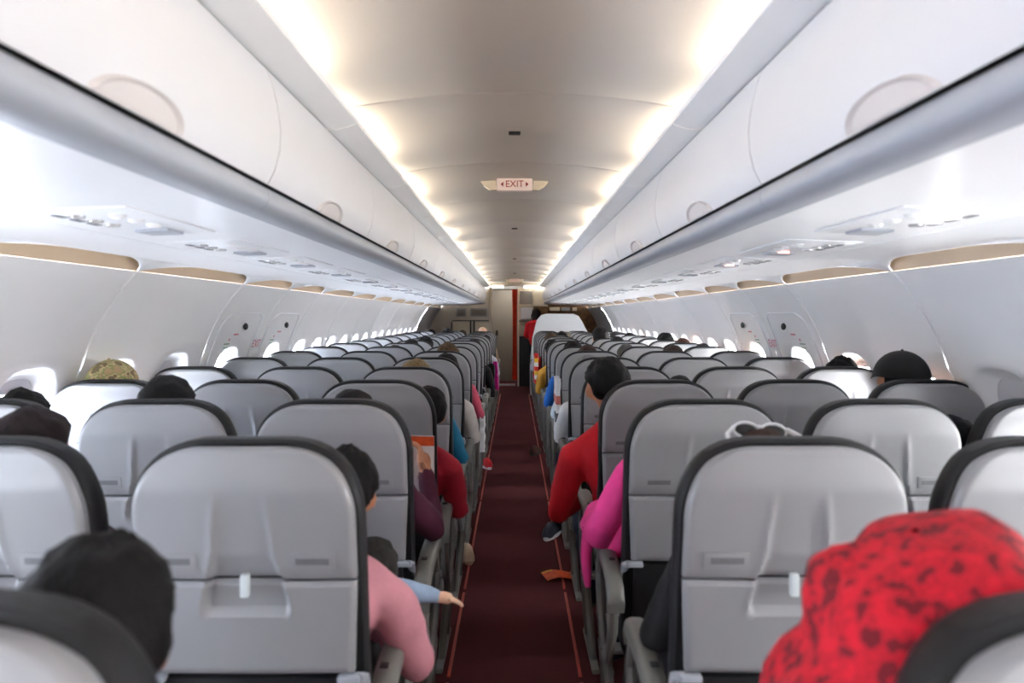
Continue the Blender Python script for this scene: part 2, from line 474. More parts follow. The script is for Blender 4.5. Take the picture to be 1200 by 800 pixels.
# EXIT placards between the hatches
def text_obj(body, size, material, name, parent, Mx):
    cu = bpy.data.curves.new(name, 'FONT'); cu.body = body; cu.size = size; cu.extrude = 0.0006; cu.align_x = 'CENTER'; cu.align_y = 'CENTER'
    cu.materials.append(material)
    tmp = bpy.data.objects.new(name, cu); COL.objects.link(tmp)
    bpy.context.view_layer.update()
    me = bpy.data.meshes.new_from_object(tmp.evaluated_get(bpy.context.evaluated_depsgraph_get()))
    bpy.data.objects.remove(tmp)
    me.transform(Mx)
    if not me.materials: me.materials.append(material)
    return link(name, me, parent)
for si in (-1, 1):
    r = empty('exit_placard', (0, 0, 0)); tag(r, 'small white wall placard with pink EXIT lettering between the %s hatches' % ('left' if si < 0 else 'right'), 'sign', 'exit placards on the side walls')
    c = W3(si, 5.08, 0.42, -0.004); c2 = W3(si, 5.08, 0.52, -0.004); up = (c - c2).normalized()
    right = Vector((0, 1 if si < 0 else -1, 0)); nrm = right.cross(up).normalized()
    Mx = Matrix((right.to_4d(), up.to_4d(), nrm.to_4d(), (0, 0, 0, 1))).transposed(); Mx.col[3] = c.to_4d(); Mx[3][3] = 1
    for i in range(3): Mx[3][i] = 0
    b = MB(); b.box((0, 0, 0), (0.19, 0.085, 0.004), bev=0.001)
    b.v = [tuple(Mx @ Vector(p)) for p in b.v]; b.build('plate', M['white'], r)
    text_obj('EXIT', 0.075, M['pinkink'], 'lettering', r, Mx @ Matrix.Translation((0, 0, 0.003)))

# ------------------------------------------------------------------ ceiling
b = MB()
crown = [(1.56, 1.58)] + [(1.56 * math.cos(a), 1.58 + 0.78 * math.sin(a)) for a in [PI * k / 16 for k in range(1, 16)]] + [(-1.56, 1.58)]
b.solid(crown, -0.03, Y0, Y1)
ceil = b.build('ceiling', M['panel']); tag(ceil, kind='structure')
def cz(x): return 2.15 - 0.17 * x * x
PS = [2.47 + 1.12 * i for i in range(-4, 15)]
for i in range(len(PS) - 1):
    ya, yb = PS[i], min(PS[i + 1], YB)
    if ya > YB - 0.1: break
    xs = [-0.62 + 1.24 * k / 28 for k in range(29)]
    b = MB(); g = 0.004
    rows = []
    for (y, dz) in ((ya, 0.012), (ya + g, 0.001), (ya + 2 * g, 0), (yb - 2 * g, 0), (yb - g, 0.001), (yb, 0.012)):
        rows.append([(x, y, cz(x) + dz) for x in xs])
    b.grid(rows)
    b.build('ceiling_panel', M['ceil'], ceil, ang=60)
for si, n in ((-1, 3), (1, 4)):
    t = empty('trim_%d' % n, (0, 0, 0)); tag(t, kind='structure')
    for i in range(len(PS) - 1):
        ya, yb = PS[i], min(PS[i + 1], YB)
        if ya > YB - 0.1: break
        b = MB(); pr = [(0.504, 2.064), (0.508, 2.052), (0.52, 2.045), (0.545, 2.038), (0.570, 2.032), (0.585, 2.032), (0.66, 2.036)]
        b.solid([(si * x, z) for x, z in pr], 0.005 * si, ya + 0.003, yb - 0.003)
        b.build('cove_rail', M['rail'], t)
        b = MB(); b.tube([(si * 0.600, ya + 0.03, 2.060), (si * 0.600, max(ya + .1, yb - 0.42), 2.060)], 0.012, 8)
        b.build('lamp_tube', M['cove'], t)
# dark slots and smoke vents in the ceiling
for i, y in enumerate((3.0, 6.25, 9.5, 12.7)):
    b = MB(); b.box((0, y, cz(0) - 0.004), (0.046, 0.035, 0.008), bev=0.002)
    o = b.build('ceiling_slot', M['black']); tag(o, 'small dark slot fitting in the ceiling, %s from the camera' % ORD[i + 1], 'fitting', 'dark ceiling slots')
# EXIT signs
def exit_sign(y, lab, s=1.0):
    r = empty('exit_sign', (0, y, cz(0))); tag(r, lab, 'sign')
    b = MB(); b.box((0, 0, -0.031 * s), (0.185 * s, 0.05 * s, 0.062 * s), bev=0.004); b.build('sign_box', M['exitface'], r)
    for sx in (-1, 1):
        b = MB(); v = []
        pr = [(0.094, -0.058), (0.098, -0.010), (0.175, -0.013), (0.172, -0.022), (0.150, -0.046), (0.125, -0.060)]
        for yy in (-0.015, 0.015): v.append([(sx * x * s, yy, z * s) for x, z in pr])
        b.loft(v); b.build('side_wing', M['clear'], r, smooth=False)
        b = MB(); b.add([(sx * .073 * s, -.027 * s, -.031 * s), (sx * .058 * s, -.027 * s, -.018 * s), (sx * .058 * s, -.027 * s, -.044 * s)], [(0, 1, 2)])
        b.add([(sx * .073 * s, -.0255 * s, -.031 * s), (sx * .058 * s, -.0255 * s, -.018 * s), (sx * .058 * s, -.0255 * s, -.044 * s)], [(0, 2, 1)])
        b.build('arrow', M['redink'], r, smooth=False)
    text_obj('EXIT', 0.049 * s, M['redink'], 'lettering', r, Matrix.Translation((0, -0.0265 * s, -0.031 * s)) @ Matrix.Rotation(PI / 2, 4, 'X') @ Matrix.Diagonal((0.95, 1.0, 1, 1)))
exit_sign(4.02, 'red lettered EXIT sign with two arrows hanging from the near ceiling')
exit_sign(14.6, 'small EXIT sign on the ceiling at the far end by the galley')

# ------------------------------------------------------------------ bins, soffit
door_p = [(0.600, 2.028), (0.586, 1.99), (0.574, 1.94), (0.566, 1.88), (0.569, 1.83), (0.580, 1.785), (0.598, 1.750)]
lip_p = [(0.64, 1.747), (0.606, 1.744), (0.597, 1.733), (0.594, 1.715), (0.602, 1.699), (0.620, 1.688), (0.645, 1.684), (0.668, 1.683)]
BY = [1.86 + 1.24 * i for i in range(-3, 12)]
BEND = 15.6
for si in (-1, 1):
    sd = 'left' if si < 0 else 'right'
    cnt = 0
    for i in range(len(BY)):
        ya = BY[i]; yb = min(BY[i] + 1.24, BEND)
        if ya > BEND - 0.4: break
        cnt += 1 if ya > 0 else 0
        r = empty('overhead_bin', (si * 0.62, ya, 1.69))
        lab = ('closed white overhead bin above the %s seats, %s whole one from the camera' % (sd, ORD[cnt])) if ya > 0 else ('closed white overhead bin over the camera row on the %s, %s' % (sd, ['reaching into the frame', 'out behind it', 'farthest behind'][min(2, int(-ya // 1.24))] if ya < -0 else 'near'))
        tag(r, lab, 'overhead bin', 'overhead bins along the cabin')
        off = Vector((si * 0.62, ya, 1.69))
        def bb(mb, nm, m, par=r, ang=40):
            mb.v = [(p[0] - off.x, p[1] - off.y, p[2] - off.z) for p in mb.v]; return mb.build(nm, m, par, ang=ang)
        b = MB(); b.solid([(si * x, z) for x, z in door_p], 0.012 * si, ya + 0.003, yb - 0.003); dobj = bb(b, 'bin_door', M['binw'])
        b = MB(); b.solid([(si * x, z) for x, z in lip_p], 0.010 * si, ya + 0.0015, yb - 0.0015); bb(b, 'bin_lip', M['lip'])
        b = MB(); b.solid([(si * 0.70, 2.02), (si * 0.70, 1.70)], 0.01 * si, ya, yb); b.box((si * 0.665, (ya + yb) / 2, 1.7445), (0.06, yb - ya, 0.004)); bb(b, 'bin_body', M['dark'])
        # latch cup
        yc = ya + 0.60
        if yc < BEND:
            b = MB(); n = 18; R = 0.15
            def dx(z):
                for j in range(len(door_p) - 1):
                    if door_p[j][1] >= z >= door_p[j + 1][1]:
                        a = (door_p[j][1] - z) / (door_p[j][1] - door_p[j + 1][1]); return door_p[j][0] + a * (door_p[j + 1][0] - door_p[j][0])
                return 0.598
            ring = [];ring2 = []; ring3 = []
            for k in range(n + 1):
                a = PI * k / n
                for (rr, lst, dd) in ((R, ring, -0.001), (R * .93, ring2, -0.010), (R * .84, ring3, -0.003)):
                    z = 1.750 + rr * 0.30 * math.sin(a); lst.append((si * (dx(z) + dd), yc + rr * math.cos(a), z))
            b.loft([ring, ring2, ring3], 0, False, False)
            c = (si * (dx(1.76) - 0.003), yc, 1.750)
            o0 = len(b.v)
            b.add(ring3 + [c], [(k, k + 1, n + 1) for k in range(n)])
            for q in (0,):
                bb(b, 'latch', M['latchcup'], r, 60)
    # soffit under the bins
for si, n in ((-1, 5), (1, 6)):
    t = empty('trim_%d' % n, (0, 0, 0)); tag(t, kind='structure')
    segs = [-2.35, -1.27, -0.19, 0.89, 1.97, 3.05, 4.25, 5.1, 5.95] + [5.95 + 1.08 * i for i in range(1, 8)] + [14.6, 15.6]
    for i in range(len(segs) - 1):
        ya, yb = segs[i], segs[i + 1]
        b = MB(); b.solid([(si * 0.666, 1.685), (si * 0.70, 1.6825), (si * .9, 1.671), (si * 1.148, 1.663)], 0.012 * si, ya + 0.001, yb - 0.001); b.build('soffit_panel', M['soffit'], t)
        b = MB(); b.solid([(si * 1.155, 1.663), (si * 1.3, 1.6575), (si * 1.42, 1.653)], 0.012 * si, ya + 0.001, yb - 0.001); b.build('soffit_panel', M['soffit'], t)
        # scalloped valance
        b = MB(); rows = []; L = yb - ya; m = 26
        def low(y):
            u = y - ya; v = yb - y
            f = 1.0
            if u < 0.5: f = min(f, math.sin(PI / 2 * u / 0.5) ** 0.7)
            if v < 0.22: f = min(f, math.sin(PI / 2 * v / 0.22) ** 0.6)
            return 1.609 + 0.043 * f
        for k in range(m + 1):
            y = ya + L * k / m if 0 < k < m else (ya if k == 0 else yb)
            if k == m - 1: y = yb - 0.03
            z = low(y); a = (1.655 - z) / 0.046
            x = 1.42 + 0.075 * a
            rows.append([(si * 1.42, y, 1.653), (si * x, y, z), (si * (x + .008), y, z + .002), (si * 1.43, y, 1.662)])
        b.loft(rows, 0, True, True); b.build('valance', M['soffit'], t, ang=50)
        b = MB(); b.solid([(si * 1.51, 1.606), (si * 1.50, 1.612), (si * 1.47, 1.72)], 0.006 * -si, ya, yb); b.build('light_cove_panel', M['beige'], t)

# service panels
def service_panel(si, y, lit, k):
    r = empty('service_panel', (si * 0.97, y, 1.6675)); r.rotation_euler = (0, si * 0.033, 0)
    tag(r, 'overhead service panel with reading lights above the %s seats, %s row' % ('left' if si < 0 else 'right', ORD[k]), 'service panel', 'service panels under the bins')
    b = MB(); b.box((0, 0, 0.0), (0.24, 0.50, 0.004), bev=0.0015); b.build('plate', M['soffit'], r)
    for j in range(3):
        b = MB(); b.tube([(0.05 * si, -0.14 + 0.08 * j, 0.002), (0.05 * si, -0.14 + 0.08 * j, -0.007)], [0.020, 0.017], 12)
        b.build('reading_light', M['lamp'] if (lit and j < 2) else M['metal'], r)
        b = MB(); b.ball((-0.045 * si, -0.14 + 0.09 * j, -0.002), (0.020, 0.020, 0.010), 12, 8); b.build('air_nozzle', M['rail'], r)
    for j in range(3):
        b = MB(); b.box((0.085 * si, -0.15 + 0.075 * j, -0.002), (0.018, 0.045, 0.004), bev=.001); b.build('call_button', M['placard'], r)
    b = MB(); b.box((0.0, 0.17, -0.004), (0.09, 0.10, 0.012), bev=0.004); b.build('sign_housing', M['lip'], r)
    if si > 0 and k in (2, 3):
        b = MB(); b.box((0.0, 0.119, -0.006), (0.04, 0.006, 0.006)); b.build('lit_symbol', M['redlamp'], r)
for k in range(1, len(D)):
    for si in (-1, 1): service_panel(si, D[k] + 0.45, si > 0 and k == 1, k)

# ------------------------------------------------------------------ end walls, galley
b = MB(); b.box((0, Y0 - 0.02, 1.15), (3.7, 0.04, 2.5)); o = b.build('wall_back', M['cream'], smooth=False); tag(o, kind='structure')
b = MB(); b.box((0, Y1 + 0.02, 1.15), (3.7, 0.04, 2.5)); o = b.build('wall_front', M['cream'], smooth=False); tag(o, kind='structure')
d = YB; s_ = d / F
def wallbox(px0, px1, py0, py1, y, th):
    x0, z1 = P(px0, py0, y); x1, z0 = P(px1, py1, y)
    return ((x0 + x1) / 2, y + th / 2, (z0 + z1) / 2), (x1 - x0, th, z1 - z0)
# header
b = MB(); b.box((0, YB + 0.06, 2.13), (1.3, 0.12, 0.12)); hd = b.build('trim_7', M['cream'], smooth=False); tag(hd, kind='structure')
for a in ((566, 590), (614, 640)):
    c, dm = wallbox(a[0], a[1], 335, 337.5, YB - 0.02, 0.03); b = MB(); b.box(c, dm); o = b.build('ceiling_light', M['lamp']); tag(o, 'bright light strip over the %s' % ('gap left of the grey front door' if a[0] < 600 else 'galley cabinet on the right'), 'light', 'front light strips')
# left bulkhead
bl = empty('bulkhead', ((-1.0), YB, 0)); tag(bl, 'cream front bulkhead left of the doorway with folding crew seat panels', 'bulkhead')
def part(root, nm, m, c, dm, bev=0.0):
    b = MB(); b.box((c[0] - root.location.x, c[1] - root.location.y, c[2] - root.location.z), dm, bev=bev); return b.build(nm, m, root)
part(bl, 'wall_board', M['cream'], ((-1.8 - 0.46) / 2, YB + 0.05, 1.06), (1.34, 0.1, 2.12))
c, dm = wallbox(573, 577, 336, 455, YB - 0.05, 0.06); part(bl, 'edge_post', M['galleyw'], c, dm, 0.005)
for px in ((535, 546), (551, 571)):
    c, dm = wallbox(px[0], px[1], 361, 371, YB - 0.015, 0.02); part(bl, 'recess_frame', M['lining'], c, dm, 0.003)
    c, dm = wallbox(px[0] + 1.5, px[1] - 1.5, 362.5, 369.5, YB - 0.02, 0.02); part(bl, 'recess_window', M['doorg'], c, dm, 0.002)
c, dm = wallbox(530, 573, 375.2, 376.2, YB - 0.02, 0.02); part(bl, 'trim_line', M['black'], c, dm)
c, dm = wallbox(528.5, 529.8, 377, 460, YB - 0.02, 0.02); part(bl, 'trim_line', M['black'], c, dm)
c, dm = wallbox(531, 550, 377.5, 440, YB - 0.04, 0.04); part(bl, 'crew_seat_panel', M['galleyw'], c, dm, 0.006)
c, dm = wallbox(557, 573, 377.5, 440, YB - 0.04, 0.04); part(bl, 'crew_seat_panel', M['galleyw'], c, dm, 0.006)
for px in (551.5, 555.5):
    c, dm = wallbox(px - .7, px + .7, 376, 430, YB - 0.03, 0.03); part(bl, 'harness_strap', M['black'], c, dm)
# front door (lavatory / flight deck)
fd = empty('door_5', (0, 16.9, 0)); tag(fd, kind='structure')
c, dm = wallbox(568, 608, 341, 455, 16.9, 0.05); part(fd, 'door_leaf', M['doorg'], (c[0], c[1], 1.02), (dm[0], dm[1], 2.0), 0.006)
c, dm = wallbox(581, 583.5, 387, 393, 16.85, 0.03); part(fd, 'door_handle', M['black'], c, dm, 0.003)
part(fd, 'door_header', M['lining'], (-0.3, 16.93, 2.1), (1.4, 0.1, 0.12))
c, dm = wallbox(577, 604, 449, 451.3, YB + .1, 0.1); part(fd, 'door_sill', M['metal'], (c[0], c[1], 0.015), (dm[0], 0.18, 0.03))
# curtain: wavy sheet gathered
b = MB(); rows = []; x0, z0 = P(600, 445, 15.9); x1, z1 = P(606.5, 339, 15.9)
for j in range(13):
    z = z0 + (z1 - z0) * j / 12; pin = 1 - 0.25 * math.sin(PI * j / 12)
    rows.append([(x0 + (x1 - x0) * (i / 20 - .5) * pin + (x1 - x0) / 2, 15.9 + 0.018 * math.sin(i * 1.9 + 0.3 * math.sin(j)), z) for i in range(21)])
b.grid(rows); b.grid([[(p[0], p[1] + .006, p[2]) for p in r] for r in rows])
o = b.build('curtain', M['curtain']); tag(o, 'orange-red curtain gathered beside the galley opening', 'curtain')
# galley
g = empty('galley', (0.3, 15.95, 0)); tag(g, 'cream galley unit with dark cupboard on top and shelves behind the curtain', 'galley')
def gp(nm, m, px0, px1, py0, py1, y=15.85, th=0.05, bev=0.004):
    c, dm = wallbox(px0, px1, py0, py1, y, th); return part(g, nm, m, c, dm, bev)
gp('side_post', M['galleyw'], 606.5, 608.3, 338, 455, 15.8, 0.12)
gp('back_board', M['galleyw'], 607, 642, 337, 455, 16.0, 0.04)
gp('cupboard_door', M['doorg'], 609, 624, 341, 356.5)
gp('shelf', M['galleyw'], 608, 625, 357, 358.6, 15.8, 0.2)
gp('oven_box', M['white'], 610, 624, 360, 374, 15.82, .15)
gp('shelf', M['doorg'], 608, 625, 375.3, 377, 15.78, 0.22)
gp('counter_box', M['galleyw'], 608.5, 624, 381, 392.5, 15.85, .12)
gp('cart_front', M['black'], 608.3, 642, 394, 454, 15.8, 0.15)
gp('upper_panel', M['galleyw'], 625.5, 641, 338, 357, 15.83, 0.1)
gp('brown_panel', M['wood'], 625.5, 642, 359, 392, 15.9, 0.06)
# right forward wall behind partition
br = empty('bulkhead', (1.1, YB + .2, 0)); tag(br, 'brown and cream forward bulkhead behind the white partition', 'bulkhead')
part(br, 'wall_board', M['wood'], (1.22, YB + .25, 1.06), (1.16, 0.06, 2.12))
for i, (a, bb_, m) in enumerate(((644, 656, 'galleyw'), (658, 668, 'lining'), (671, 676, 'galleyw'))):
    c, dm = wallbox(a, bb_, 360, 364, YB + .15, 0.05); part(br, 'stowage_box', M[m], c, dm, 0.004)
# white partition in front of the right first row
b = MB(); yb_ = 14.0
out_ = [(621, 455), (621, 425), (624, 395), (629, 375), (634, 369), (640, 367.5), (672, 367.5), (678, 370), (682, 376), (688, 388), (700, 410), (706, 455)]
ring = [];r2 = []
cx_ = sum(p[0] for p in out_) / len(out_); cy_ = sum(p[1] for p in out_) / len(out_)
for (sc, yy) in ((0.97, yb_), (1.0, yb_ + .01), (1.0, yb_ + .04), (0.97, yb_ + .05)):
    ring.append([(lambda q: (q[0], yy, max(0.001, q[1])))(P(cx_ + (px - cx_) * sc, cy_ + (py - cy_) * sc if py < 450 else py + 30, yb_)) for px, py in out_])
b.loft(ring); o = b.build('partition', M['white'], ang=25); tag(o, 'tall white rounded partition ahead of the right front row', 'partition')

# ------------------------------------------------------------------ seats
ZT, ZS, ZBt = 1.174, 0.905, 0.703
def yoff(z): return (ZT - z) * 0.17          # recline: top nearest the camera
def halfw(z, Wd=0.219, zt=ZT, R=0.15, e=2.3):
    wv = Wd - 0.012 * max(0, (ZS - z)) / 0.2
    if z > zt - R:
        q = min(1, (z - (zt - R)) / R); wv = wv - R + R * max(0, 1 - q ** e) ** (1 / e)
    return wv
def sm(a, b_, x):
    t = max(0, min(1, (x - a) / (b_ - a))); return t * t * (3 - 2 * t)
def relief(x, z):
    """depth (forward, +y) of the moulded recess"""
    ax = abs(x)
    g = 0.046 + 0.010 * sm(1.09, 0.97, z) + 0.030 * sm(0.98, 0.84, z)
    up = 0.007 * sm(1.105, 0.99, z) * (1 - sm(g - 0.010, g + 0.006, ax))
    low = 0.011 * sm(0.952, 0.938, z) * (1 - sm(g - 0.010, g + 0.006, ax))
    cut = sm(0.832, 0.846, z)
    ridge = -0.0035 * math.exp(-((ax - g - .006) / 0.007) ** 2) * sm(1.11, 1.03, z) * cut
    return (up + low) * cut + ridge
def shell_face(z0, z1, nz, top):
    nx = 84; rows = []
    zs = [z0 + (z1 - z0) * j / nz for j in range(nz + 1)]
    if top: zs = [z0 + (z1 - z0) * math.sin(PI / 2 * j / nz) ** 0.9 for j in range(nz + 1)]
    for j, z in enumerate(zs):
        wv = max(halfw(z), 0.07 if top and j == nz else 0); row = []
        for i in range(nx + 1):
            u = -1 + 2 * i / nx; u = math.copysign(abs(u) ** 0.9, u); x = u * wv
            ed = min(wv - abs(x), (z1 - z) if True else 1, z - z0)
            rnd = 0.010 * (1 - min(1, ed / 0.012)) ** 2
            y = yoff(z) + 0.10 * x * x + relief(x, z) + rnd + (0.02 * sm(1.08, ZT, z) if top else 0)
            row.append((x, y, z))
        rows.append(row)
    b = MB(); b.grid(rows)
    loop = rows[0] + [r[-1] for r in rows[1:]] + rows[-1][::-1][1:] + [r[0] for r in rows[1:-1]][::-1]
    L2 = [(p[0], yoff(p[2]) + 0.045, p[2]) for p in loop]
    b.loft([loop, L2], 0, True, False)
    return b

def outl(Wd, zb, zt, R, n=12):
    pts = [(Wd, zb)]
    for k in range(4): pts.append((Wd, zb + (zt - R - zb) * (k + 1) / 5))
    for k in range(n + 1):
        a = PI / 2 * k / n; pts.append((Wd - R + R * math.cos(a) ** (2 / 2.3), zt - R + R * math.sin(a) ** (2 / 2.3)))
    return pts + [(-x, z) for x, z in pts[::-1]]

def make_seat():
    root = empty('airline_seat')
    shell_face(ZS + 0.003, ZT, 34, True).build('back_shell', M['shell'], root, ang=40)
    shell_face(ZBt, ZS - 0.003, 22, False).build('tray_table', M['shell'], root, ang=40)
    # black back cushion
    b = MB(); rings = []
    for (ins, dy) in ((0.03, 0.034), (0.006, 0.030), (0.0, 0.036), (0.0, 0.075), (0.010, 0.098), (0.035, 0.112), (0.09, 0.118)):
        rings.append([(x, yoff(z) + dy + 0.02 * sm(1.08, ZT, z), z) for x, z in outl(0.231 - ins, 0.47 + ins * .5, 1.187 - ins, 0.165 - ins * .5)])
    b.loft(rings); b.build('backrest', M['leather'], root, ang=50)
    b = MB(); b.box((0, yoff(.58) + 0.022, 0.585), (0.40, 0.02, 0.22), bev=0.008, M4=Matrix.Rotation(0.17, 4, 'X')); b.build('lower_back_panel', M['leather'], root)
    # head wing hint
    b = MB(); b.box((0, 0.38, 0.425), (0.45, 0.47, 0.10), bev=0.03); b.build('seat_cushion', M['leather'], root)
    b = MB(); b.box((0, yoff(ZS) + 0.004, 0.897), (0.017, 0.018, 0.046), bev=0.005); b.build('tray_latch', M['latchw'], root)
    for sx in (-1, 1):
        b = MB(); x = sx * 0.137; zc = 0.948; yy = yoff(zc) + 0.10 * x * x
        b.box((x, yy - 0.0022, zc), (0.088, 0.003, 0.034), 0, bev=0.001, M4=Matrix.Rotation(0.17, 4, 'X'))
        b.box((x, yy - 0.0042, zc), (0.066, 0.002, 0.013), 1, M4=Matrix.Rotation(0.17, 4, 'X'))
        b.build('placard', [M['shell'], M['placard']], root)
        b = MB(); b.tube([(sx * 0.218, yoff(.7) + .005, 0.695), (sx * 0.224, yoff(.68) + .03, 0.685), (sx * 0.226, 0.16, 0.62), (sx * 0.226, 0.2, 0.50)], [0.011, 0.012, 0.01, 0.009], 8)
        b.box((sx * 0.198, yoff(.70) + .01, 0.694), (0.045, 0.03, 0.014), bev=0.004)
        b.build('tray_arm', M['lip'], root)
        b = MB(); b.tube([(sx * 0.17, 0.30, 0.38), (sx * 0.17, 0.22, 0.02)], [0.016, 0.013], 8)
        b.tube([(sx * 0.17, 0.36, 0.38), (sx * 0.17, 0.52, 0.02)], [0.016, 0.013], 8)
        b.tube([(sx * 0.17, 0.16, 0.012), (sx * 0.17, 0.56, 0.012)], 0.012, 8)
        b.build('leg', M['seatframe'], root)
    b = MB()
    for yy in (0.26, 0.50): b.tube([(-0.25, yy, 0.37), (0.25, yy, 0.37)], 0.018, 10)
    b.build('cross_tube', M['metal'], root)
    return root
def arm(root, sx):
    b = MB(); x = sx * 0.2575
    top = [(0.07, 0.60), (0.10, 0.645), (0.16, 0.672), (0.26, 0.684), (0.38, 0.688), (0.43, 0.684), (0.452, 0.668), (0.455, 0.65)]
    rings = []
    for yy, z in top:
        h = 0.045; rings.append([(x - 0.024, yy, z - h), (x + 0.024, yy, z - h), (x + 0.027, yy, z - h * .5), (x + 0.024, yy, z - 0.006), (x + 0.012, yy, z), (x - 0.012, yy, z), (x - 0.024, yy, z - 0.006), (x - 0.027, yy, z - h * .5)])
    b.loft(rings); a = b.build('armrest', M['seatframe'], root, ang=60)
    b = MB(); b.box((x, 0.165, 0.6865), (0.018, 0.02, 0.004)); b.build('recline_button', M['black'], a)
def side_frame(root, sx):
    x = sx * 0.262
    b = MB(); b.tube([(x, 0.42, 0.64), (x, 0.47, 0.55), (x, 0.43, 0.42), (x, 0.30, 0.33)], [0.020, 0.022, 0.022, 0.02], 8, ell=.7)
    b.tube([(x, 0.10, 0.60), (x, 0.12, 0.48), (x, 0.22, 0.36), (x, 0.36, 0.33)], [0.024, 0.024, 0.022, 0.02], 8, ell=.7)
    b.tube([(x, 0.30, 0.36), (x - sx * .03, 0.27, 0.02)], [0.018, 0.014], 8)
    b.tube([(x, 0.36, 0.36), (x - sx * .03, 0.52, 0.02)], [0.018, 0.014], 8)
    b.box((x - sx * .03, 0.38, 0.012), (0.03, 0.42, 0.02), bev=.004)
    b.build('side_frame', M['seatframe'], root)

COLS = {-1: {'window': 1.565, 'middle': 1.05, 'aisle': 0.535}, 1: {'window': 1.585, 'middle': 1.08, 'aisle': 0.557}}
protoA = make_seat(); snapA = snapshot(protoA)
protoD = dup(protoA, snapA, (0, 0, 0)); arm(protoD, -1); snapD = snapshot(protoD)
protoB = dup(protoD, snapD, (0, 0, 0)); arm(protoB, 1); side_frame(protoB, 1); snapB = snapshot(protoB)
protoC = dup(protoD, snapD, (0, 0, 0)); side_frame(protoC, -1); snapC = snapshot(protoC)
used = {}
for k, d in enumerate(D):
    for si in (-1, 1):
        for cn, cx in COLS[si].items():
            if si < 0: p, sn, key = (protoB, snapB, 'B') if cn == 'aisle' else ((protoA, snapA, 'A') if cn == 'window' else (protoD, snapD, 'D'))
            else: p, sn, key = (protoC, snapC, 'C') if cn == 'aisle' else (protoD, snapD, 'D')
            if k == 0 and cn == 'window': continue
            if k == 1 and cn == 'middle' and si < 0: cx += .02
            loc = (si * cx, d + random.uniform(-0.006, 0.006), 0)
            if key not in used: used[key] = 1; s = p; s.location = loc
            else: s = dup(p, sn, loc)
            row = 'nearest row, cut by the frame' if k == 0 else '%s full row ahead' % ORD[k]
            tag(s, 'grey-shelled black-cushioned %s seat %s of the aisle, %s' % (cn, 'left' if si < 0 else 'right', row), 'seat', 'airline seats in rows')

# ------------------------------------------------------------------ people
def capsule(b, p, q, r1, r2, n=14):
    p = Vector(p); q = Vector(q); d_ = q - p; L = d_.length
    t = d_.normalized(); pts = []; rs = []
    for k in range(5):
        a = PI / 2 * k / 4; pts.append(p - t * r1 * math.cos(a) * .98); rs.append(max(0.002, r1 * math.sin(a)))
    for k in range(5):
        a = PI / 2 * k / 4; pts.append(q + t * r2 * math.sin(a) * .98); rs.append(max(0.002, r2 * math.cos(a)))
    b.tube(pts, rs, n)

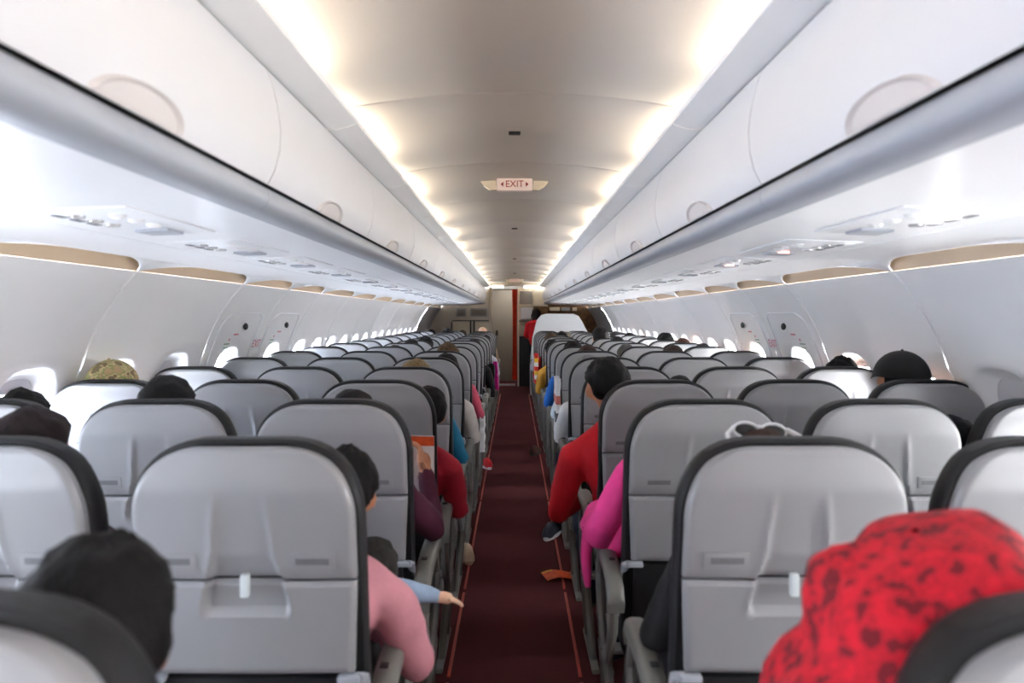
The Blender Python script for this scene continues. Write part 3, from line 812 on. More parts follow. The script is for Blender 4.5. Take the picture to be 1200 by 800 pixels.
BASE = dict(pel=(0, 0, .11), mid=(0, -.03, .27), che=(0, -.05, .42), nb=(0, -.055, .53), nk=(0, -.035, .60), hd=(0, -.02, .695),
            shL=(-.165, -.05, .475), elL=(-.235, .04, .25), wrL=(-.17, .26, .20), shR=(.165, -.05, .475), elR=(.235, .04, .25), wrR=(.17, .26, .20),
            hpL=(-.09, .02, .10), knL=(-.11, .43, .12), anL=(-.11, .42, -.33), toL=(-.11, .53, -.41),
            hpR=(.09, .02, .10), knR=(.11, .43, .12), anR=(.11, .42, -.33), toR=(.11, .53, -.41))
def body_mesh(name, pose=None, sleeve='long', vox=0.0135, fingers='rest'):
    J = {k: Vector(v) for k, v in BASE.items()}
    for k, v in (pose or {}).items(): J[k] = Vector(v)
    bones = []   # p,q,r1,r2,zone 0 skin 1 shirt 2 trousers 3 shoe
    def B(a, c, r1, r2, z): bones.append((J[a], J[c], r1, r2, z))
    for o_ in (-.05, .05):
        bones.append((J['pel'] + Vector((o_, 0, 0)), J['mid'] + Vector((o_, 0, 0)), .105, .10, 1))
        bones.append((J['mid'] + Vector((o_, 0, 0)), J['che'] + Vector((o_ * 1.3, 0, 0)), .10, .105, 1))
    B('che', 'nb', .11, .062, 1); B('nb', 'nk', .055, .052, 0); bones.append((J['nk'], J['hd'] + Vector((0, -.015, -.03)), .052, .06, 0))
    for s in 'LR':
        bones.append((J['nb'].lerp(J['sh' + s], .25), J['sh' + s], .058, .06, 1))
        B('sh' + s, 'el' + s, .062, .047, 1)
        B('el' + s, 'wr' + s, .045, .031, 1 if sleeve == 'long' else 0)
        B('hp' + s, 'kn' + s, .088, .062, 2); B('kn' + s, 'an' + s, .060, .042, 2); B('an' + s, 'to' + s, .042, .034, 3)
        B('pel', 'hp' + s, .10, .09, 2)
        d_ = (J['wr' + s] - J['el' + s]).normalized(); bones.append((J['wr' + s] + d_ * .015, J['wr' + s] + d_ * .07, .026, .030, 0))
    b = MB()
    for p, q, r1, r2, z in bones: capsule(b, p, q, r1, r2)
    H = J['hd']
    b.ball(H + Vector((0, -.008, .02)), (.078, .096, .092), 24, 16)
    b.ball(H + Vector((0, .022, -.04)), (.060, .068, .068), 20, 12)
    capsule(b, H + Vector((0, .088, .012)), H + Vector((0, .103, -.022)), .009, .014, 8)
    for sx in (-1, 1): b.ball(H + Vector((sx * .084, -.004, -.006)), (.013, .020, .032), 10, 8)
    capsule(b, H + Vector((-.018, .088, -.058)), H + Vector((.018, .088, -.058)), .008, .008, 8)
    me = b.mesh(name + '_raw', smooth=False)
    tmp = bpy.data.objects.new('tmp', me); COL.objects.link(tmp)
    rm = tmp.modifiers.new('r', 'REMESH'); rm.mode = 'VOXEL'; rm.voxel_size = vox
    smo = tmp.modifiers.new('s', 'SMOOTH'); smo.iterations = 4; smo.factor = 0.5
    bpy.context.view_layer.update()
    ev = tmp.evaluated_get(bpy.context.evaluated_depsgraph_get())
    me2 = bpy.data.meshes.new_from_object(ev); bpy.data.objects.remove(tmp)
    n = len(me2.polygons); ce = np.empty(n * 3); me2.polygons.foreach_get('center', ce); ce = ce.reshape(-1, 3)
    best = np.full(n, 1e9); zone = np.zeros(n, int)
    for p, q, r1, r2, z in bones:
        p_ = np.array(p); d_ = np.array(q) - p_; L = (d_ @ d_) or 1e-9
        t = np.clip(((ce - p_) @ d_) / L, 0, 1); dist = np.linalg.norm(ce - p_ - t[:, None] * d_, axis=1) - (r1 + (r2 - r1) * t)
        m = dist < best; best[m] = dist[m]; zone[m] = z
    hd = np.linalg.norm(ce - np.array(H), axis=1) < .13; zone[hd] = 0
    me2.materials.clear()
    for q in range(6): me2.materials.append(None)
    me2.polygons.foreach_set('material_index', zone.tolist())
    # clothing relief
    nv = len(me2.vertices); co = np.empty(nv * 3); me2.vertices.foreach_get('co', co); co = co.reshape(-1, 3)
    isc = np.zeros(nv, bool)
    for pl in me2.polygons:
        if zone[pl.index] in (1, 2):
            for vi in pl.vertices: isc[vi] = True
    nr = np.empty(nv * 3); me2.vertices.foreach_get('normal', nr); nr = nr.reshape(-1, 3)
    for i in np.nonzero(isc)[0]:
        p = co[i]; h = noise.noise(Vector((p[0] * 9, p[1] * 9, p[2] * 16))) * .009 + .004
        co[i] = p + nr[i] * h
    me2.vertices.foreach_set('co', co.reshape(-1))
    # fingers and eyes joined into the same mesh
    fb = MB()
    for s, sg in (('L', -1), ('R', 1)):
        W_ = J['wr' + s]; d_ = (W_ - J['el' + s]).normalized()
        side = d_.cross(Vector((0, 0, 1)));
        side = side.normalized() if side.length > .1 else Vector((1, 0, 0))
        dn_ = d_.cross(side).normalized()
        if dn_.z > 0: dn_ = -dn_
        if fingers == 'grip' and s == 'R': dn_ = Vector((-1, .2, 0)).normalized(); side = Vector((0, 1, 0)).cross(dn_).normalized() if False else d_.cross(dn_).normalized()
        base = W_ + d_ * .085
        for k, L in enumerate((.060, .072, .068, .052)):
            o_ = side * (-.027 + .018 * k); p0 = base + o_; c = .5 if fingers == 'grip' and s == 'R' else .25
            p1 = p0 + (d_ * (1 - c * .4) + dn_ * c * .5).normalized() * L * .45
            p2 = p1 + (d_ * (1 - c) + dn_ * c).normalized() * L * .32
            p3 = p2 + (d_ * (1 - 1.6 * c) + dn_ * 1.5 * c).normalized() * L * .25
            fb.tube([p0 - d_ * .02, p0, p1, p2, p3, p3 + (p3 - p2) * .15], [.009, .0092, .0085, .008, .0068, .003], 8)
        inn = side * (-sg if side.x > 0 else sg) 
        t0 = W_ + d_ * .03 + inn * .022
        fb.tube([t0, t0 + (d_ * .6 + inn * .8).normalized() * .03, t0 + (d_ * .9 + inn * .5).normalized() * .055, t0 + (d_ + inn * .25).normalized() * .078], [.013, .0115, .0095, .005], 8)
    for sx in (-1, 1):
        fb.ball(H + Vector((sx * .031, .078, .008)), .0115, 10, 8, mi=1)
        fb.ball(H + Vector((sx * .031, .0865, .008)), .0045, 8, 6, mi=2)
    fm = fb.mesh('f'); bm = bmesh.new(); bm.from_mesh(me2); n0 = len(bm.faces)
    mi = [p.material_index for p in fm.polygons]
    bm.from_mesh(fm); bm.faces.ensure_lookup_table()
    for i, m in enumerate(mi): bm.faces[n0 + i].material_index = {0: 0, 1: 4, 2: 5}[m]
    for f in bm.faces: f.smooth = True
    bm.to_mesh(me2); bm.free(); me2.name = name
    return me2, J

M['eye'] = mat('eye_white', (0.8, 0.8, 0.78, 1), 0.2, var=.01, nscale=9)
M['pupil'] = mat('eye_dark', (0.02, 0.012, 0.01, 1), 0.2, var=.01, nscale=9)
M['shoe'] = mat('dark_shoe', (0.02, 0.025, 0.04, 1), 0.5, var=.1, nscale=9)

def hair_mesh(kind='short', seed=0, rough=.005):
    """a cap of hair around a head whose centre is the origin"""
    b = MB(); nu, nv = 48, 30; c0 = Vector((0, -.008, .02)); rx, ry, rz = .078, .096, .092
    vs = []
    for j in range(nv + 1):
        a = PI * j / nv
        for i in range(nu):
            q = 2 * PI * i / nu; dv = Vector((math.sin(a) * math.cos(q), math.sin(a) * math.sin(q), math.cos(a)))
            th = .014 if kind != 'bald' else .003
            th += noise.noise(dv * 2.5 + Vector((seed, 0, 0))) * rough * 1.6 + noise.noise(dv * 22 + Vector((seed, 3, 0))) * rough * .7
            lowz = {'short': -.62, 'long': -2, 'bald': -.5, 'bob': -1.2}[kind]
            face = dv.y > .1 and dv.z < .42 + .5 * (1 - dv.y)  - .0
            if dv.y > .1: th = th * max(-1.2, min(1, (dv.z - (.52 * dv.y + .0)) / .18)) if kind != 'long' or abs(dv.x) < .75 else th
            if kind == 'short' and dv.z < -.35: th = th * max(-1.5, min(1, (dv.z + .72) / .3))
            if kind == 'short' and abs(dv.x) > .8 and dv.y > -.12 and dv.z < .15: th = th * max(-.8, min(1, (dv.z + .12) / .3)) if dv.z > -.4 else -.01
            if kind == 'bald' and dv.z > .25: th = -.012
            if kind == 'bald' and dv.z < -.6: th = -.012
            p = Vector((dv.x * (rx + th), dv.y * (ry + th), dv.z * (rz + th)))
            if kind in ('long', 'bob') and dv.z < 0 and dv.y < .15:
                drop = .16 if kind == 'long' else .05
                p.z -= drop * min(1, -dv.z * 1.6); rr = math.hypot(p.x, p.y)
                fl = 1 + .75 * min(1, -dv.z) ; p.x *= fl; p.y = p.y * (1 + .35 * min(1, -dv.z))
                if dv.z < -.75: p.x *= .8
            vs.append(p + c0)
    fs = []
    for j in range(nv):
        for i in range(nu): fs.append((j * nu + i, j * nu + (i + 1) % nu, (j + 1) * nu + (i + 1) % nu, (j + 1) * nu + i))
    b.add(vs, fs); me = b.mesh('hair', ang=180); return me

HAIRS = {('short', 0): hair_mesh('short', 0), ('short', 1): hair_mesh('short', 4, .007), ('long', 0): hair_mesh('long', 2), ('bob', 0): hair_mesh('bob', 5), ('bald', 0): hair_mesh('bald', 1),
         ('tuft', 0): hair_mesh('short', 9, .009)}
AISLE_L = dict(shR=(.18, -.05, .46), elR=(.265, .03, .27), wrR=(.25, .26, .255))   # left bank: right arm on the aisle armrest
AISLE_R = dict(shL=(-.18, -.05, .46), elL=(-.265, .03, .27), wrL=(-.25, .26, .255))
BODIES = {'n': body_mesh('person_body'), 'L': body_mesh('person_body', AISLE_L), 'R': body_mesh('person_body', AISLE_R),
          'Lb': body_mesh('person_body', AISLE_L, 'short'), 'Rb': body_mesh('person_body', AISLE_R, 'short')}

SKIN = {'tan': (196, 138, 104), 'light': (224, 178, 150), 'brown': (140, 92, 66)}
SEATZ = 0.475
def person(d, px, ptop, body='n', shirt=(60, 60, 70), trou=(30, 34, 48), skin='tan', hair='short', hcol=(20, 17, 16), hseed=0, label='', seatx=None, dy=0.0, yhead=0.22, hat=None, bodies=None, top_extra=.0, lean=1.0):
    yh = d + yhead + dy
    hx = (px - 603) * yh / F; zt = CAMZ - (ptop - 371) * yh / F
    bodies = bodies or BODIES
    me0, J = bodies[body]
    hd = J['hd']
    toph = hd.z + .02 + .092 + (.014 if hair != 'bald' else 0) + top_extra
    if seatx is None:
        seatx = math.copysign(min(COLS[-1 if hx < 0 else 1].values(), key=lambda q: abs(q - abs(hx))), hx)
    s = max(0.8, min(1.16, (zt - SEATZ) / toph))
    me = me0.copy() if False else me0
    o = link('person', me)
    mats = [skinm(SKIN[skin]), cloth(shirt), cloth(trou), M['shoe'], M['eye'], M['pupil']]
    for i, q in enumerate(mats):
        o.material_slots[i].link = 'OBJECT'; o.material_slots[i].material = q
    o.scale = (s, s, s)
    # lean sideways: rotate about the hips so the head lands where it should
    lx = hx - seatx
    ang = math.atan2(lx, (hd.z) * s) * lean
    o.rotation_euler = (0, max(-.28, min(.28, ang)), 0)
    rest = lx - math.sin(o.rotation_euler[1]) * hd.z * s
    o.location = (seatx + max(-.09, min(.09, rest)), yh - hd.y * s, SEATZ)
    tag(o, label, 'person', 'seated passengers')
    if hair:
        h = link('hair', HAIRS[(hair, hseed)].copy() if False else HAIRS[(hair, hseed)], o)
        if not h.data.materials: h.data.materials.append(None)
        h.material_slots[0].link = 'OBJECT'; h.material_slots[0].material = hairm(hcol)
        h.location = hd
        if hseed == 1: h.rotation_euler = (0, 0, .4)
    return o, J, s

BLK = (20, 17, 17); BRN = (84, 58, 40); BLD = (196, 160, 104); GRY = (120, 114, 110); DKB = (44, 30, 26)
FAR = 11
def Q(k): return D[k]
people = [
 # row, px, top, body, shirt, skin, hair, seed, colour, seatx, label
 (0, 108, 619, 'n', (40, 42, 48), 'brown', 'short', 1, BLK, None, 'black-haired passenger in the nearest left seat, ear showing at the lower left corner'),
 (1, 38, 476, 'n', (70, 50, 60), 'tan', 'bob', 0, (50, 32, 34), None, 'brown-haired passenger ahead of the near left middle seat at the frame edge'),
 (2, 27, 456, 'n', (40, 40, 46), 'tan', 'tuft', 0, BLK, -1.545, 'black-haired passenger beside the near left window'),
 (2, 198, 439, 'n', (40, 60, 60), 'tan', 'short', 0, BLK, None, 'round black-haired head over the pale green-grey left middle seat'),
 (2, 413, 456, 'X', (78, 26, 50), 'tan', 'short', 0, BLK, None, 'passenger in plum shirt holding up a paper with one raised hand'),
 (3, 500, 446, 'L', (158, 14, 38), 'tan', 'short', 0, BLK, -.515, 'passenger with crimson sleeve on the left aisle armrest'),
 (4, 487, 420, 'L', (0, 98, 132), 'light', 'bob', 0, BLD, None, 'blond-haired passenger with teal sleeve by the aisle'),
 (5, 522, 412, 'L', (206, 200, 196), 'tan', 'short', 0, BLK, None, 'black-haired passenger with white sleeve on the left aisle armrest'),
 (6, 524.5, 401, 'Lb', (190, 70, 96), 'light', 'tuft', 0, (122, 92, 58), None, 'tousled brown-haired passenger with bare arm in the left aisle seat'),
 (7, 463, 404, 'n', (90, 60, 60), 'light', 'short', 0, (120, 84, 78), None, 'reddish-brown head just over a left middle seat'),
 (8, 481, 397, 'n', (50, 50, 56), 'tan', 'short', 1, DKB, None, 'dark brown rounded head over a left middle seat beyond the blond one'),
 (9, 497.7, 392.5, 'n', (40, 40, 44), 'tan', 'tuft', 0, BLK, None, 'spiky black-haired head over a distant left middle seat'),
 (9, 555, 396, 'L', (24, 22, 26), 'tan', 'short', 0, BLK, -.515, 'passenger in black with a magenta bag strap beside the left aisle'),
 (11, 458, 393.5, 'n', (120, 110, 110), 'light', 'short', 0, (150, 124, 112), None, 'pale greyish-brown head by the left windows'),
 (12, 568, 392, 'L', (196, 202, 214), 'tan', 'short', 0, BLK, -.515, 'passenger with pale blue-white sleeve far along the left aisle'),
 (13, 477, 389.5, 'n', (40, 40, 46), 'tan', 'short', 0, BLK, None, 'dark head at a far left window, nearest of three dark heads'),
 (14, 488, 387.5, 'n', (40, 40, 46), 'tan', 'short', 1, DKB, None, 'dark head at a far left window, middle of three dark heads'),
 (16, 505, 385, 'n', (40, 40, 46), 'tan', 'short', 0, BLK, None, 'dark head at a far left window, farthest of three dark heads'),
 (14, 524, 384.5, 'n', (30, 30, 34), 'tan', 'tuft', 0, BLK, None, 'large black-haired head standing out over the far left middle seats'),
 (16, 541.5, 386, 'n', (130, 110, 90), 'light', 'short', 0, (140, 112, 74), -1.03, 'light brown head in front of the cream bulkhead'),
 (15, 565.5, 383, 'n', (150, 120, 100), 'light', 'bald', 0, DKB, None, 'balding pink head in the far left aisle seat'),
 # right bank
 (2, 842, 470, 'PK', (232, 60, 140), 'tan', 'short', 0, BLK, .515, 'passenger in hot pink fleece with elbow over the right aisle armrest'),
 (3, 712, 414, 'RD', (196, 10, 30), 'tan', 'short', 1, (16, 14, 16), .515, 'black-haired man in red shirt leaning into the aisle on the right'),
 (2, 1118, 478, 'n', (14, 13, 17), 'tan', 'bob', 0, (14, 12, 15), 1.545, 'passenger with black hair and black top slumped at the right window'),
 (3, 1055, 410, 'n', (60, 50, 50), 'tan', 'bald', 0, BLK, 1.545, 'passenger in a black cap beside the bright right window'),
 (4, 985, 417, 'n', (40, 40, 46), 'tan', 'tuft', 0, BLK, None, 'dark tousled head ahead of the black-capped passenger'),
 (4, 799, 434, 'n', (40, 40, 46), 'tan', 'short', 0, BLK, 1.03, 'black head peeking low between the right aisle and middle seats'),
 (5, 690, 414, 'SL', (224, 226, 230), 'light', 'short', 0, (206, 206, 206), None, 'white-haired head in the right aisle seat with jeans leg stretched to the aisle'),
 (6, 846, 413, 'n', (150, 120, 100), 'light', 'bob', 0, BLD, None, 'blond head at a right window seat'),
 (6, 689, 404, 'R', (206, 220, 232), 'tan', 'short', 0, (86, 50, 44), None, 'brown head and pale blue sleeve in the right aisle seat'),
 (6, 788, 402, 'n', (90, 60, 50), 'tan', 'short', 0, (80, 54, 44), 1.03, 'brown head in the right middle seats beside the blond one'),
 (7, 671.5, 398.5, 'R', (24, 104, 196), 'tan', 'short', 1, DKB, None, 'dark brown head and bright blue sleeve in the right aisle seat'),
 (7, 823.5, 402, 'n', (40, 40, 44), 'tan', 'short', 0, (44, 36, 36), None, 'dark head at a right window seat ahead of the blond one'),
 (7, 735, 402, 'n', (120, 110, 110), 'light', 'short', 0, (150, 146, 144), 1.03, 'pale grey head in the right middle seats'),
 (8, 800, 396, 'n', (90, 50, 40), 'light', 'short', 0, (132, 76, 56), None, 'reddish-brown head by the right windows'),
 (9, 648, 395.5, 'R', (214, 160, 60), 'tan', 'tuft', 0, (40, 32, 32), None, 'dark head leaning toward the aisle with yellow sleeve on the right'),
 (9, 723.5, 394, 'n', (40, 36, 36), 'tan', 'short', 0, (46, 34, 32), None, 'dark brown head over a right middle seat'),
 (9, 779, 389.5, 'n', (40, 46, 36), 'tan', 'short', 1, (24, 26, 20), None, 'large black head by the right windows'),
 (10, 704, 381.5, 'n', (60, 50, 46), 'tan', 'short', 0, (40, 32, 30), None, 'tall dark head with visible neck over the right middle seats'),
 (11, 646, 389, 'R', (186, 30, 34), 'tan', 'tuft', 0, (120, 92, 64), None, 'light brown head beside the right aisle with red sleeve'),
 (12, 658, 387.5, 'n', (30, 30, 34), 'tan', 'short', 0, BLK, None, 'black head beyond the light brown one on the right'),
 (12, 738, 389.5, 'n', (40, 36, 36), 'tan', 'short', 0, (36, 30, 30), None, 'dark head at a far right window'),
 (13, 722, 387, 'n', (90, 84, 84), 'tan', 'short', 0, (104, 96, 94), None, 'grey head at a far right window'),
 (13, 640, 392, 'R', (190, 190, 206), 'tan', 'short', 0, BLK, .515, 'passenger with lilac-white sleeve in the far right aisle seat'),
 (14, 663, 386.5, 'n', (180, 170, 160), 'tan', 'short', 0, (190, 178, 160), None, 'pale head before the white partition'),
]
CUST = {}
# plum shirt reader: right forearm raised
CUST['X'] = body_mesh('person_body', dict(shR=(.18, -.04, .455), elR=(.285, .12, .30), wrR=(.245, .20, .475)), 'long', fingers='grip')
CUST['RD'] = body_mesh('person_body', dict(shL=(-.19, -.03, .44), elL=(-.30, .02, .22), wrL=(-.20, .26, .19), knL=(-.17, .43, .12), anL=(-.22, .50, -.33), toL=(-.24, .62, -.41)), 'long')
CUST['SL'] = body_mesh('person_body', dict(AISLE_R, knL=(-.25, .26, .08), anL=(-.335, .20, -.32), toL=(-.345, .30, -.385)), 'long')
CUST['PK'] = body_mesh('person_body', dict(shL=(-.19, -.03, .45), elL=(-.275, .07, .20), wrL=(-.22, .30, .235)), 'long')
ALLB = dict(BODIES); ALLB.update(CUST)
PO = {}
for (k, px, tp, bd, sh, sk, hr, hs, hc, sx, lab) in people:
    te = 0.0
    if 'black cap' in lab: te = .012
    o, J, s = person(D[k], px, tp, bd, sh, (40, 58, 84) if bd == 'SL' else (28, 34, 52), sk, hr, hc, hs, lab, sx, bodies=ALLB, top_extra=te)
    PO[lab] = (o, J, s)

pk, Jp, sp_ = PO['passenger in hot pink fleece with elbow over the right aisle armrest']
iv = None
bpy.context.view_layer.update(); iv = pk.matrix_world.inverted()
b = MB(); pts = [(.385, 2.50, .97), (.368, 2.48, .93), (.343, 2.47, .87), (.315, 2.48, .80), (.290, 2.50, .74), (.285, 2.62, .725), (.30, 2.74, .74)]
rings = []
rs = [.030, .050, .062, .070, .072, .060, .045]
b.tube([iv @ Vector(p) for p in pts], [r_ / sp_ for r_ in rs], 20, ell=.85)
for i_ in range(len(b.v)):
    p = Vector(b.v[i_]); q = noise.noise(p * 14) * .012; b.v[i_] = (p.x + q, p.y + q, p.z)
b.tube([iv @ Vector(p) for p in [(.245, 2.50, .74), (.232, 2.50, .66), (.235, 2.50, .60), (.24, 2.51, .55)]], [.03, .022, .018, .012], 12)
b.build('fleece_sleeve', cloth((236, 62, 146)), pk, ang=80)

# near right: red hat wearer, camo cap wearer, sunglasses woman, pink jacket with child
def hat_on(o, J, name, mats, label, build, cat='hat'):
    b = MB(); build(b)
    h = b.build(name, mats, None, ang=60)
    # a hat is worn: it stays a thing of its own, standing where the head is
    bpy.context.view_layer.update()
    s = o.scale[0]
    h.matrix_world = Matrix.Translation(o.matrix_world @ J['hd']) @ o.rotation_euler.to_matrix().to_4x4() @ Matrix.Scale(s, 4)
    return tag(h, label, cat)
def cap_build(r=(.100, .120, .108), brim_dir=1, brim=.075):
    def f(b):
        nu, nv = 32, 10; rings = []
        for j in range(nv + 1):
            a = PI / 2 * (1 - j / nv) if j < nv else 0
            rings.append([Vector((r[0] * math.cos(a) * math.cos(2 * PI * i / nu) if a < 1.56 else .002 * math.cos(2 * PI * i / nu), (r[1] * math.cos(a) if a < 1.56 else .002) * math.sin(2 * PI * i / nu) - .008, .015 + r[2] * math.sin(a))) for i in range(nu)])
        rings = rings[::-1]
        inner = [[p * .95 for p in rg] for rg in rings[:6]]
        b.loft(inner[::-1] + rings, 0, True, True)
        b.ball((0, -.008, .015 + r[2]), .006, 8, 6)
        t = []; n = 16
        for dz in (0, .004):
            rr = []
            for i in range(n + 1):
                a = PI * (0.12 + .76 * i / n); x = r[0] * math.cos(a); y = r[1] * math.sin(a)
                rr.append((x, brim_dir * y * .9 - .008, .02 + dz))
            for i in range(n + 1):
                a = PI * (0.88 - .76 * i / n); x = r[0] * math.cos(a) * 1.02; y = r[1] * math.sin(a) * .9 + brim * math.sin(a)
                rr.append((x, brim_dir * y - .008, .012 + dz - .012 * abs(math.cos(a))))
            t.append(rr)
        b.loft(t, 0, True, True)
    return f
# camouflage cap
oc, Jc, sc_ = person(D[3], 133, 421, 'n', (90, 80, 60), (40, 40, 40), 'tan', 'bald', BLK, 0, 'passenger wearing a camouflage cap by the left window', -1.545, bodies=ALLB, top_extra=.004)
hat_on(oc, Jc, 'baseball_cap', M['camo'], 'camouflage baseball cap worn by the passenger at the left window', cap_build())
ob, Jb, sb_ = PO['passenger in a black cap beside the bright right window']
hat_on(ob, Jb, 'flat_cap', cloth((14, 13, 15)), 'black cap worn by the passenger beside the bright right window', cap_build((.104, .122, .108), 1, .03))
# red printed bucket hat
orr, Jr, sr_ = person(D[0], 1080, 640, 'n', (120, 20, 30), (30, 30, 40), 'tan', 'bald', BLK, 0, 'passenger under the red printed sun hat in the nearest right seat', .515, bodies=ALLB)
def bucket(b):
    nu = 96; rings = []
    def ring(rad, z, wav, ph=0, k=5, inw=0):
        return [Vector(((rad + wav * math.sin(k * 2 * PI * i / nu + ph) + inw) * math.cos(2 * PI * i / nu), (rad * 1.1 + wav * math.sin(k * 2 * PI * i / nu + ph)) * math.sin(2 * PI * i / nu), z + wav * .9 * math.sin(3 * 2 * PI * i / nu + ph * 1.7))) for i in range(nu)]
    outer = [ring(.004, .125, 0), ring(.035, .132, .001), ring(.07, .122, .003, .4), ring(.092, .098, .005, .8), ring(.103, .065, .005, 1.2), ring(.108, .03, .004, 1.6), ring(.115, .005, .006, 2.0),
             ring(.135, -.020, .010, 2.2), ring(.152, -.055, .014, 2.4), ring(.163, -.095, .016, 2.7), ring(.166, -.125, .016, 2.9)]
    inner = [[Vector((p.x * .965, p.y * .965, p.z - .004)) for p in rg] for rg in outer[1:]]
    # the soft crown sags into two lobes: a low one on the left, a high one on the right
    def sag(p):
        q = noise.noise(Vector((p.x * 9, p.y * 9, p.z * 7 + 3))) * .020 + noise.noise(Vector((p.x * 24, p.y * 24, p.z * 20))) * .006
        w_ = max(0, min(1, (p.x + .03) / .10)); cr = math.exp(-((p.x + .035 + .3 * (p.z - .1)) / .022) ** 2)
        up_ = max(0, min(1, (p.z + .10) / .15))
        n_ = Vector((p.x, p.y, 0)).normalized() if math.hypot(p.x, p.y) > .01 else Vector((0, 0, 1))
        r_ = p + n_ * (q * .6 - .008 * cr * (1 - up_ * .5) + .008) + Vector((0, 0, -.016 * cr * up_ + .014 * w_ * up_ - .006 * (1 - w_) * up_ + .004))
        return Vector((r_.x * 1.24 + .010, r_.y * 1.16, r_.z))
    outer = [[sag(p) for p in rg] for rg in outer]; inner = [[sag(p) for p in rg] for rg in inner]
    b.loft(outer + inner[::-1], 0, True, False)
    # knotted fold on the crown
hat_on(orr, Jr, 'sun_hat', M['bandana'], 'floppy red printed sun hat in the lower right corner', bucket)
# folded red scarf lump beside hat (second lobe of the hat seen in the photo)
# sunglasses woman, row 1 right aisle
os_, Js, ss_ = person(D[1], 893, 503, 'n', (18, 18, 22), (30, 30, 40), 'light', 'bob', (92, 52, 34), 0, 'brown-haired passenger with sunglasses pushed up on her head', .515, bodies=ALLB)
def shades(b0):
    b = MB()
    for sx in (-1, 1):
        b.ball((sx * .036, .060, .112), (.030, .006, .017), 14, 8, 1, Matrix.Rotation(-.7, 4, 'X'))
        ring = [(sx * .036 + .033 * math.cos(a), .062 + .014 * math.sin(a), .112 + .017 * math.sin(a)) for a in [2 * PI * i / 16 for i in range(17)]]
        b.tube(ring, .0035, 6, 0, False)
        b.tube([(sx * .070, .060, .118), (sx * .096, .02, .110), (sx * .104, -.04, .085), (sx * .100, -.085, .060)], [.006, .006, .006, .005], 6, 0)
    b.tube([(-.010, .064, .122), (.010, .064, .122)], .004, 6, 0)
    Mz = Matrix.Translation((0, -.01, .0)) @ Matrix.Rotation(.12, 4, 'X')
    b0.add([Mz @ Vector(p) for p in b.v], b.f); b0.m = list(b.m)
hat_on(os_, Js, 'sunglasses', [M['white'], M['black']], 'white-framed sunglasses pushed up on brown hair behind the right seat', shades, 'sunglasses')

# pink jacket adult with child on the lap, first full row left aisle
CUST2 = body_mesh('person_body', dict(shR=(.20, -.02, .43), elR=(.30, .06, .235), wrR=(.16, .27, .22)), 'long')
ALLB['PJ'] = CUST2
opj, Jpj, spj = person(D[1], 402, 516, 'PJ', (206, 140, 152), (24, 24, 30), 'tan', 'tuft', BLK, 0, 'dark-haired passenger in dusty pink jacket leaning toward the aisle with a child', -.515, bodies=ALLB, yhead=.26)
# child
cb = body_mesh('person_body', dict(pel=(-.34, .02, -.16), mid=(-.24, .0, -.10), che=(-.13, 0, -.06), nb=(-.05, 0, -.03), nk=(-.02, 0, .0), hd=(.02, .0, .06),
     shL=(-.08, -.10, -.04), elL=(-.18, -.16, -.06), wrL=(-.26, -.10, -.04), shR=(-.02, .13, -.06), elR=(.13, .18, -.09), wrR=(.235, .24, -.13),
     hpL=(-.38, -.05, -.16), knL=(-.62, -.05, -.02), anL=(-.74, -.03, -.30), toL=(-.76, .08, -.33),
     hpR=(-.38, .08, -.16), knR=(-.62, .10, -.02), anR=(-.74, .12, -.30), toR=(-.76, .22, -.33)), 'long')
ch = link('person', cb[0])
for i, q in enumerate([skinm(SKIN['light']), cloth((150, 172, 200)), cloth((120, 140, 170)), M['shoe'], M['eye'], M['pupil']]):
    ch.material_slots[i].link = 'OBJECT'; ch.material_slots[i].material = q
ch.scale = (.62, .62, .62); ch.location = (-.365, 1.93, .755)
tag(ch, 'small child in light denim jacket lying across the pink-jacketed lap', 'child')
h = link('hair', HAIRS[('short', 0)], ch); h.location = cb[1]['hd']; h.scale = (1.08, 1.08, 1.08); h.material_slots[0].link = 'OBJECT'; h.material_slots[0].material = hairm((58, 54, 50))

# ------------------------------------------------------------------ carried things and floor bits
# magazine in the raised hand
bpy.context.view_layer.update()
ox, Jx, sx_ = PO['passenger in plum shirt holding up a paper with one raised hand']
hp = ox.matrix_world @ (Jx['wrR'] + Vector((-.02, .02, .07)))
r = empty('magazine', hp); tag(r, 'white paper leaflet with orange header held in the raised hand', 'magazine')
b = MB(); rows = [[(-.16 + .2 * i / 8, .03 + .012 * math.sin(i * .6) , -.17 + .24 * j / 4) for i in range(9)] for j in range(5)]
b.grid(rows); b.grid([[(p[0], p[1] + .003, p[2]) for p in rr] for rr in rows]); b.build('page', M['paper'], r)
b = MB(); b.grid([[(-.16 + .2 * i / 8, .0285 + .012 * math.sin(i * .6), .035 + .033 * j) for i in range(9)] for j in range(2)]); b.build('header_print', M['orangeink'], r)
b = MB(); b.grid([[(-.15 + .06 * i / 4, .0285 + .012 * math.sin(i * .45), -.10 + .08 * j) for i in range(5)] for j in range(2)]); b.build('picture', M['greenink'], r)
# red leaflet on the floor
r = empty('leaflet', (0.245, 4.20, 0.008)); tag(r, 'red and yellow folded leaflet lying over the right floor strip', 'leaflet'); r.rotation_euler = (0, 0, .25)
b = MB(); b.grid([[(-.085 + .17 * i / 6, -.06 + .13 * j / 3, .008 + .012 * math.sin(i * .7)) for i in range(7)] for j in range(4)]); b.grid([[(-.085 + .17 * i / 6, -.06 + .13 * j / 3, .006 + .012 * math.sin(i * .7)) for i in range(7)] for j in range(4)])
b.build('sheet', M['orangeink'], r)
b = MB(); b.grid([[(-.084 + .06 * i / 2, .045 + .024 * j, .0095 + .012 * math.sin(i * .7)) for i in range(3)] for j in range(2)]); b.build('yellow_corner', M['yellow'], r)
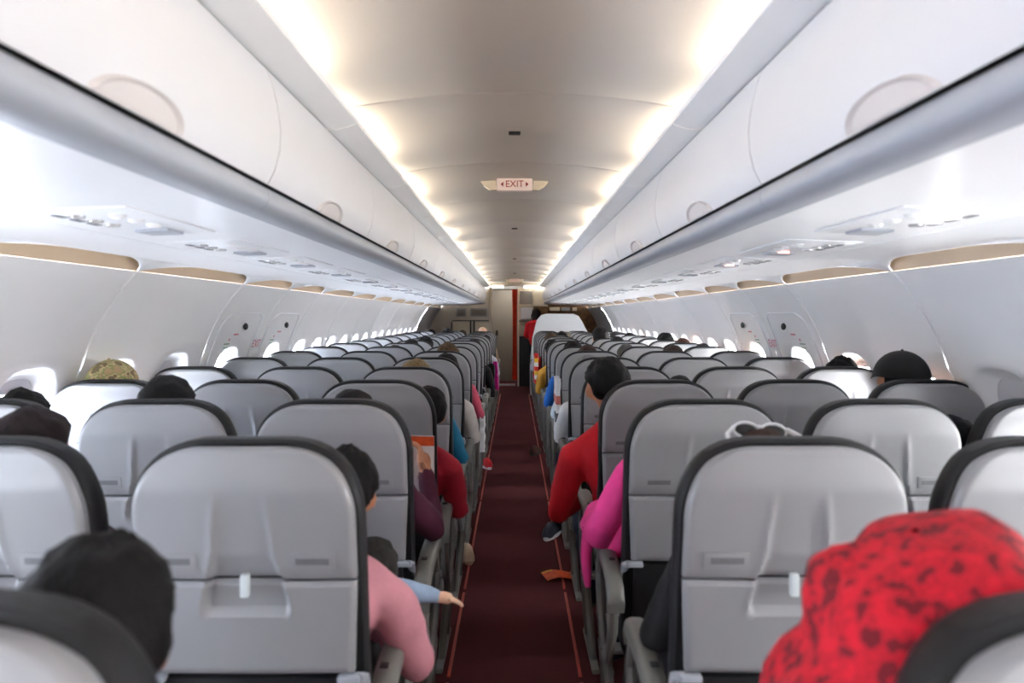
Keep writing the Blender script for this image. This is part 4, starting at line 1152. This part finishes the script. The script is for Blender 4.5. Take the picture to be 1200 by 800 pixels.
# striped cloth hanging by the right aisle
def drape(name, x, y, ztop, zbot, wy, cols, label, cat, th=.02, seed=0, lean=0.0):
    b = MB(); ny, nz = 12, 14
    for sgn in (0, 1):
        rows = []
        for j in range(nz + 1):
            z = ztop + (zbot - ztop) * j / nz
            rows.append([(x + sgn * th + .012 * noise.noise(Vector((i * .5, j * .35, seed))) - lean * j / nz, y - wy / 2 + wy * i / ny + .01 * noise.noise(Vector((j * .4, i * .2, seed + 5))), z) for i in range(ny + 1)])
        if sgn == 0: A = rows
        else: Bq = rows
    fs0 = b.grid(A); b.grid(Bq)
    for i in range(len(A) - 1):
        b.add([A[i][0], A[i + 1][0], Bq[i + 1][0], Bq[i][0]], [(0, 1, 2, 3)]); b.add([A[i][-1], A[i + 1][-1], Bq[i + 1][-1], Bq[i][-1]], [(0, 1, 2, 3)])
    nq = (len(b.m))
    for idx in range(nq):
        j = (idx % (ny * nz)) // ny if idx < 2 * ny * nz else ((idx - 2 * ny * nz) // 2)
        b.m[idx] = (j // 2) % len(cols) if len(cols) > 1 else 0
    o = b.build(name, cols, ang=80); tag(o, label, cat); return o
drape('towel', .262, 4.95, 1.04, .66, .25, [M['paper'], M['paper'], cloth((210, 120, 110)), M['paper'], cloth((70, 76, 90))], 'white striped towel hanging over a right aisle armrest', 'towel', th=.025, seed=3)
drape('handbag', -.285, 8.25, .92, .58, .26, [cloth((22, 20, 24))], 'black bag hanging at the left aisle beside magenta cloth', 'bag', th=.07, seed=8)
drape('scarf', -.225, 8.35, .94, .64, .12, [cloth((214, 20, 150))], 'magenta scarf hanging at the left aisle', 'scarf', th=.03, seed=9, lean=-.02)
drape('shirt_cloth', -.25, 5.6, .70, .46, .2, [cloth((216, 216, 220))], 'white cloth over the left aisle seat side beyond the teal sleeve', 'cloth', th=.03, seed=4)
drape('blanket', .245, 9.4, .98, .62, .22, [cloth((214, 50, 40)), cloth((232, 190, 60)), cloth((236, 236, 236))], 'red, yellow and white striped blanket along the right aisle', 'blanket', th=.04, seed=6)

# shoes in the aisle edge
def shoe(x, y, rot, m, sole, label):
    r = empty('shoe', (x, y, 0.0)); r.rotation_euler = (0, 0, rot); tag(r, label, 'shoe')
    b = MB(); rings = []
    for (yy, wv, h, z0) in ((-.13, .026, .05, .02), (-.11, .034, .075, .02), (-.05, .036, .085, .02), (0, .036, .07, .02), (.06, .042, .05, .02), (.11, .038, .04, .02), (.14, .02, .03, .02)):
        rings.append([(wv * math.cos(a), yy, z0 + max(0, h * math.sin(a))) for a in [2 * PI * i / 16 for i in range(16)]])
    b.loft(rings); b.build('upper', m, r, ang=60)
    b = MB(); rings = []
    for z in (.0, .004, .020, .024):
        sc = .96 if z in (0, .024) else 1
        rings.append([(.044 * sc * math.cos(a) * (1 + .12 * math.sin(a)), .145 * sc * math.sin(a), z) for a in [2 * PI * i / 24 for i in range(24)]])
    b.loft(rings); b.build('sole', sole, r)
shoe(0.245, 5.02, -.35, M['shoe'], M['white'], 'navy shoe with white sole at the right aisle edge')
shoe(-0.285, 4.55, .2, cloth((214, 190, 160)), cloth((190, 160, 130)), 'tan sandal at the left aisle edge')
shoe(-0.27, 7.3, .3, cloth((180, 24, 34)), M['white'], 'red shoe at the left aisle edge, farther off')
shoe(0.215, 8.0, -.3, cloth((60, 30, 24)), M['black'], 'dark brown shoe resting at the right aisle edge')

# crew member in red at the galley
ST = body_mesh('person_body', dict(knL=(-.09, .03, -.38), anL=(-.09, 0, -.80), toL=(-.09, .11, -.87), knR=(.09, .03, -.38), anR=(.09, 0, -.80), toR=(.09, .11, -.87), elL=(-.22, .0, .24), wrL=(-.16, .2, .2), elR=(.22, 0, .24), wrR=(.16, .2, .2)), 'long')
ALLB['ST'] = ST
o, J, s = person(14.75, 622, 376, 'ST', (216, 22, 36), (20, 20, 26), 'light', 'bob', DKB, 0, 'standing crew member in red beside the galley', .33, bodies=ALLB)
o.rotation_euler = (0, 0, 0)
o.scale = (.92, .92, .92); o.location = (.42, 14.95, .905 * .92 + .01); o['group'] = 'cabin crew'

for m in bpy.data.meshes:
    pass
print('objects', len(bpy.data.objects))
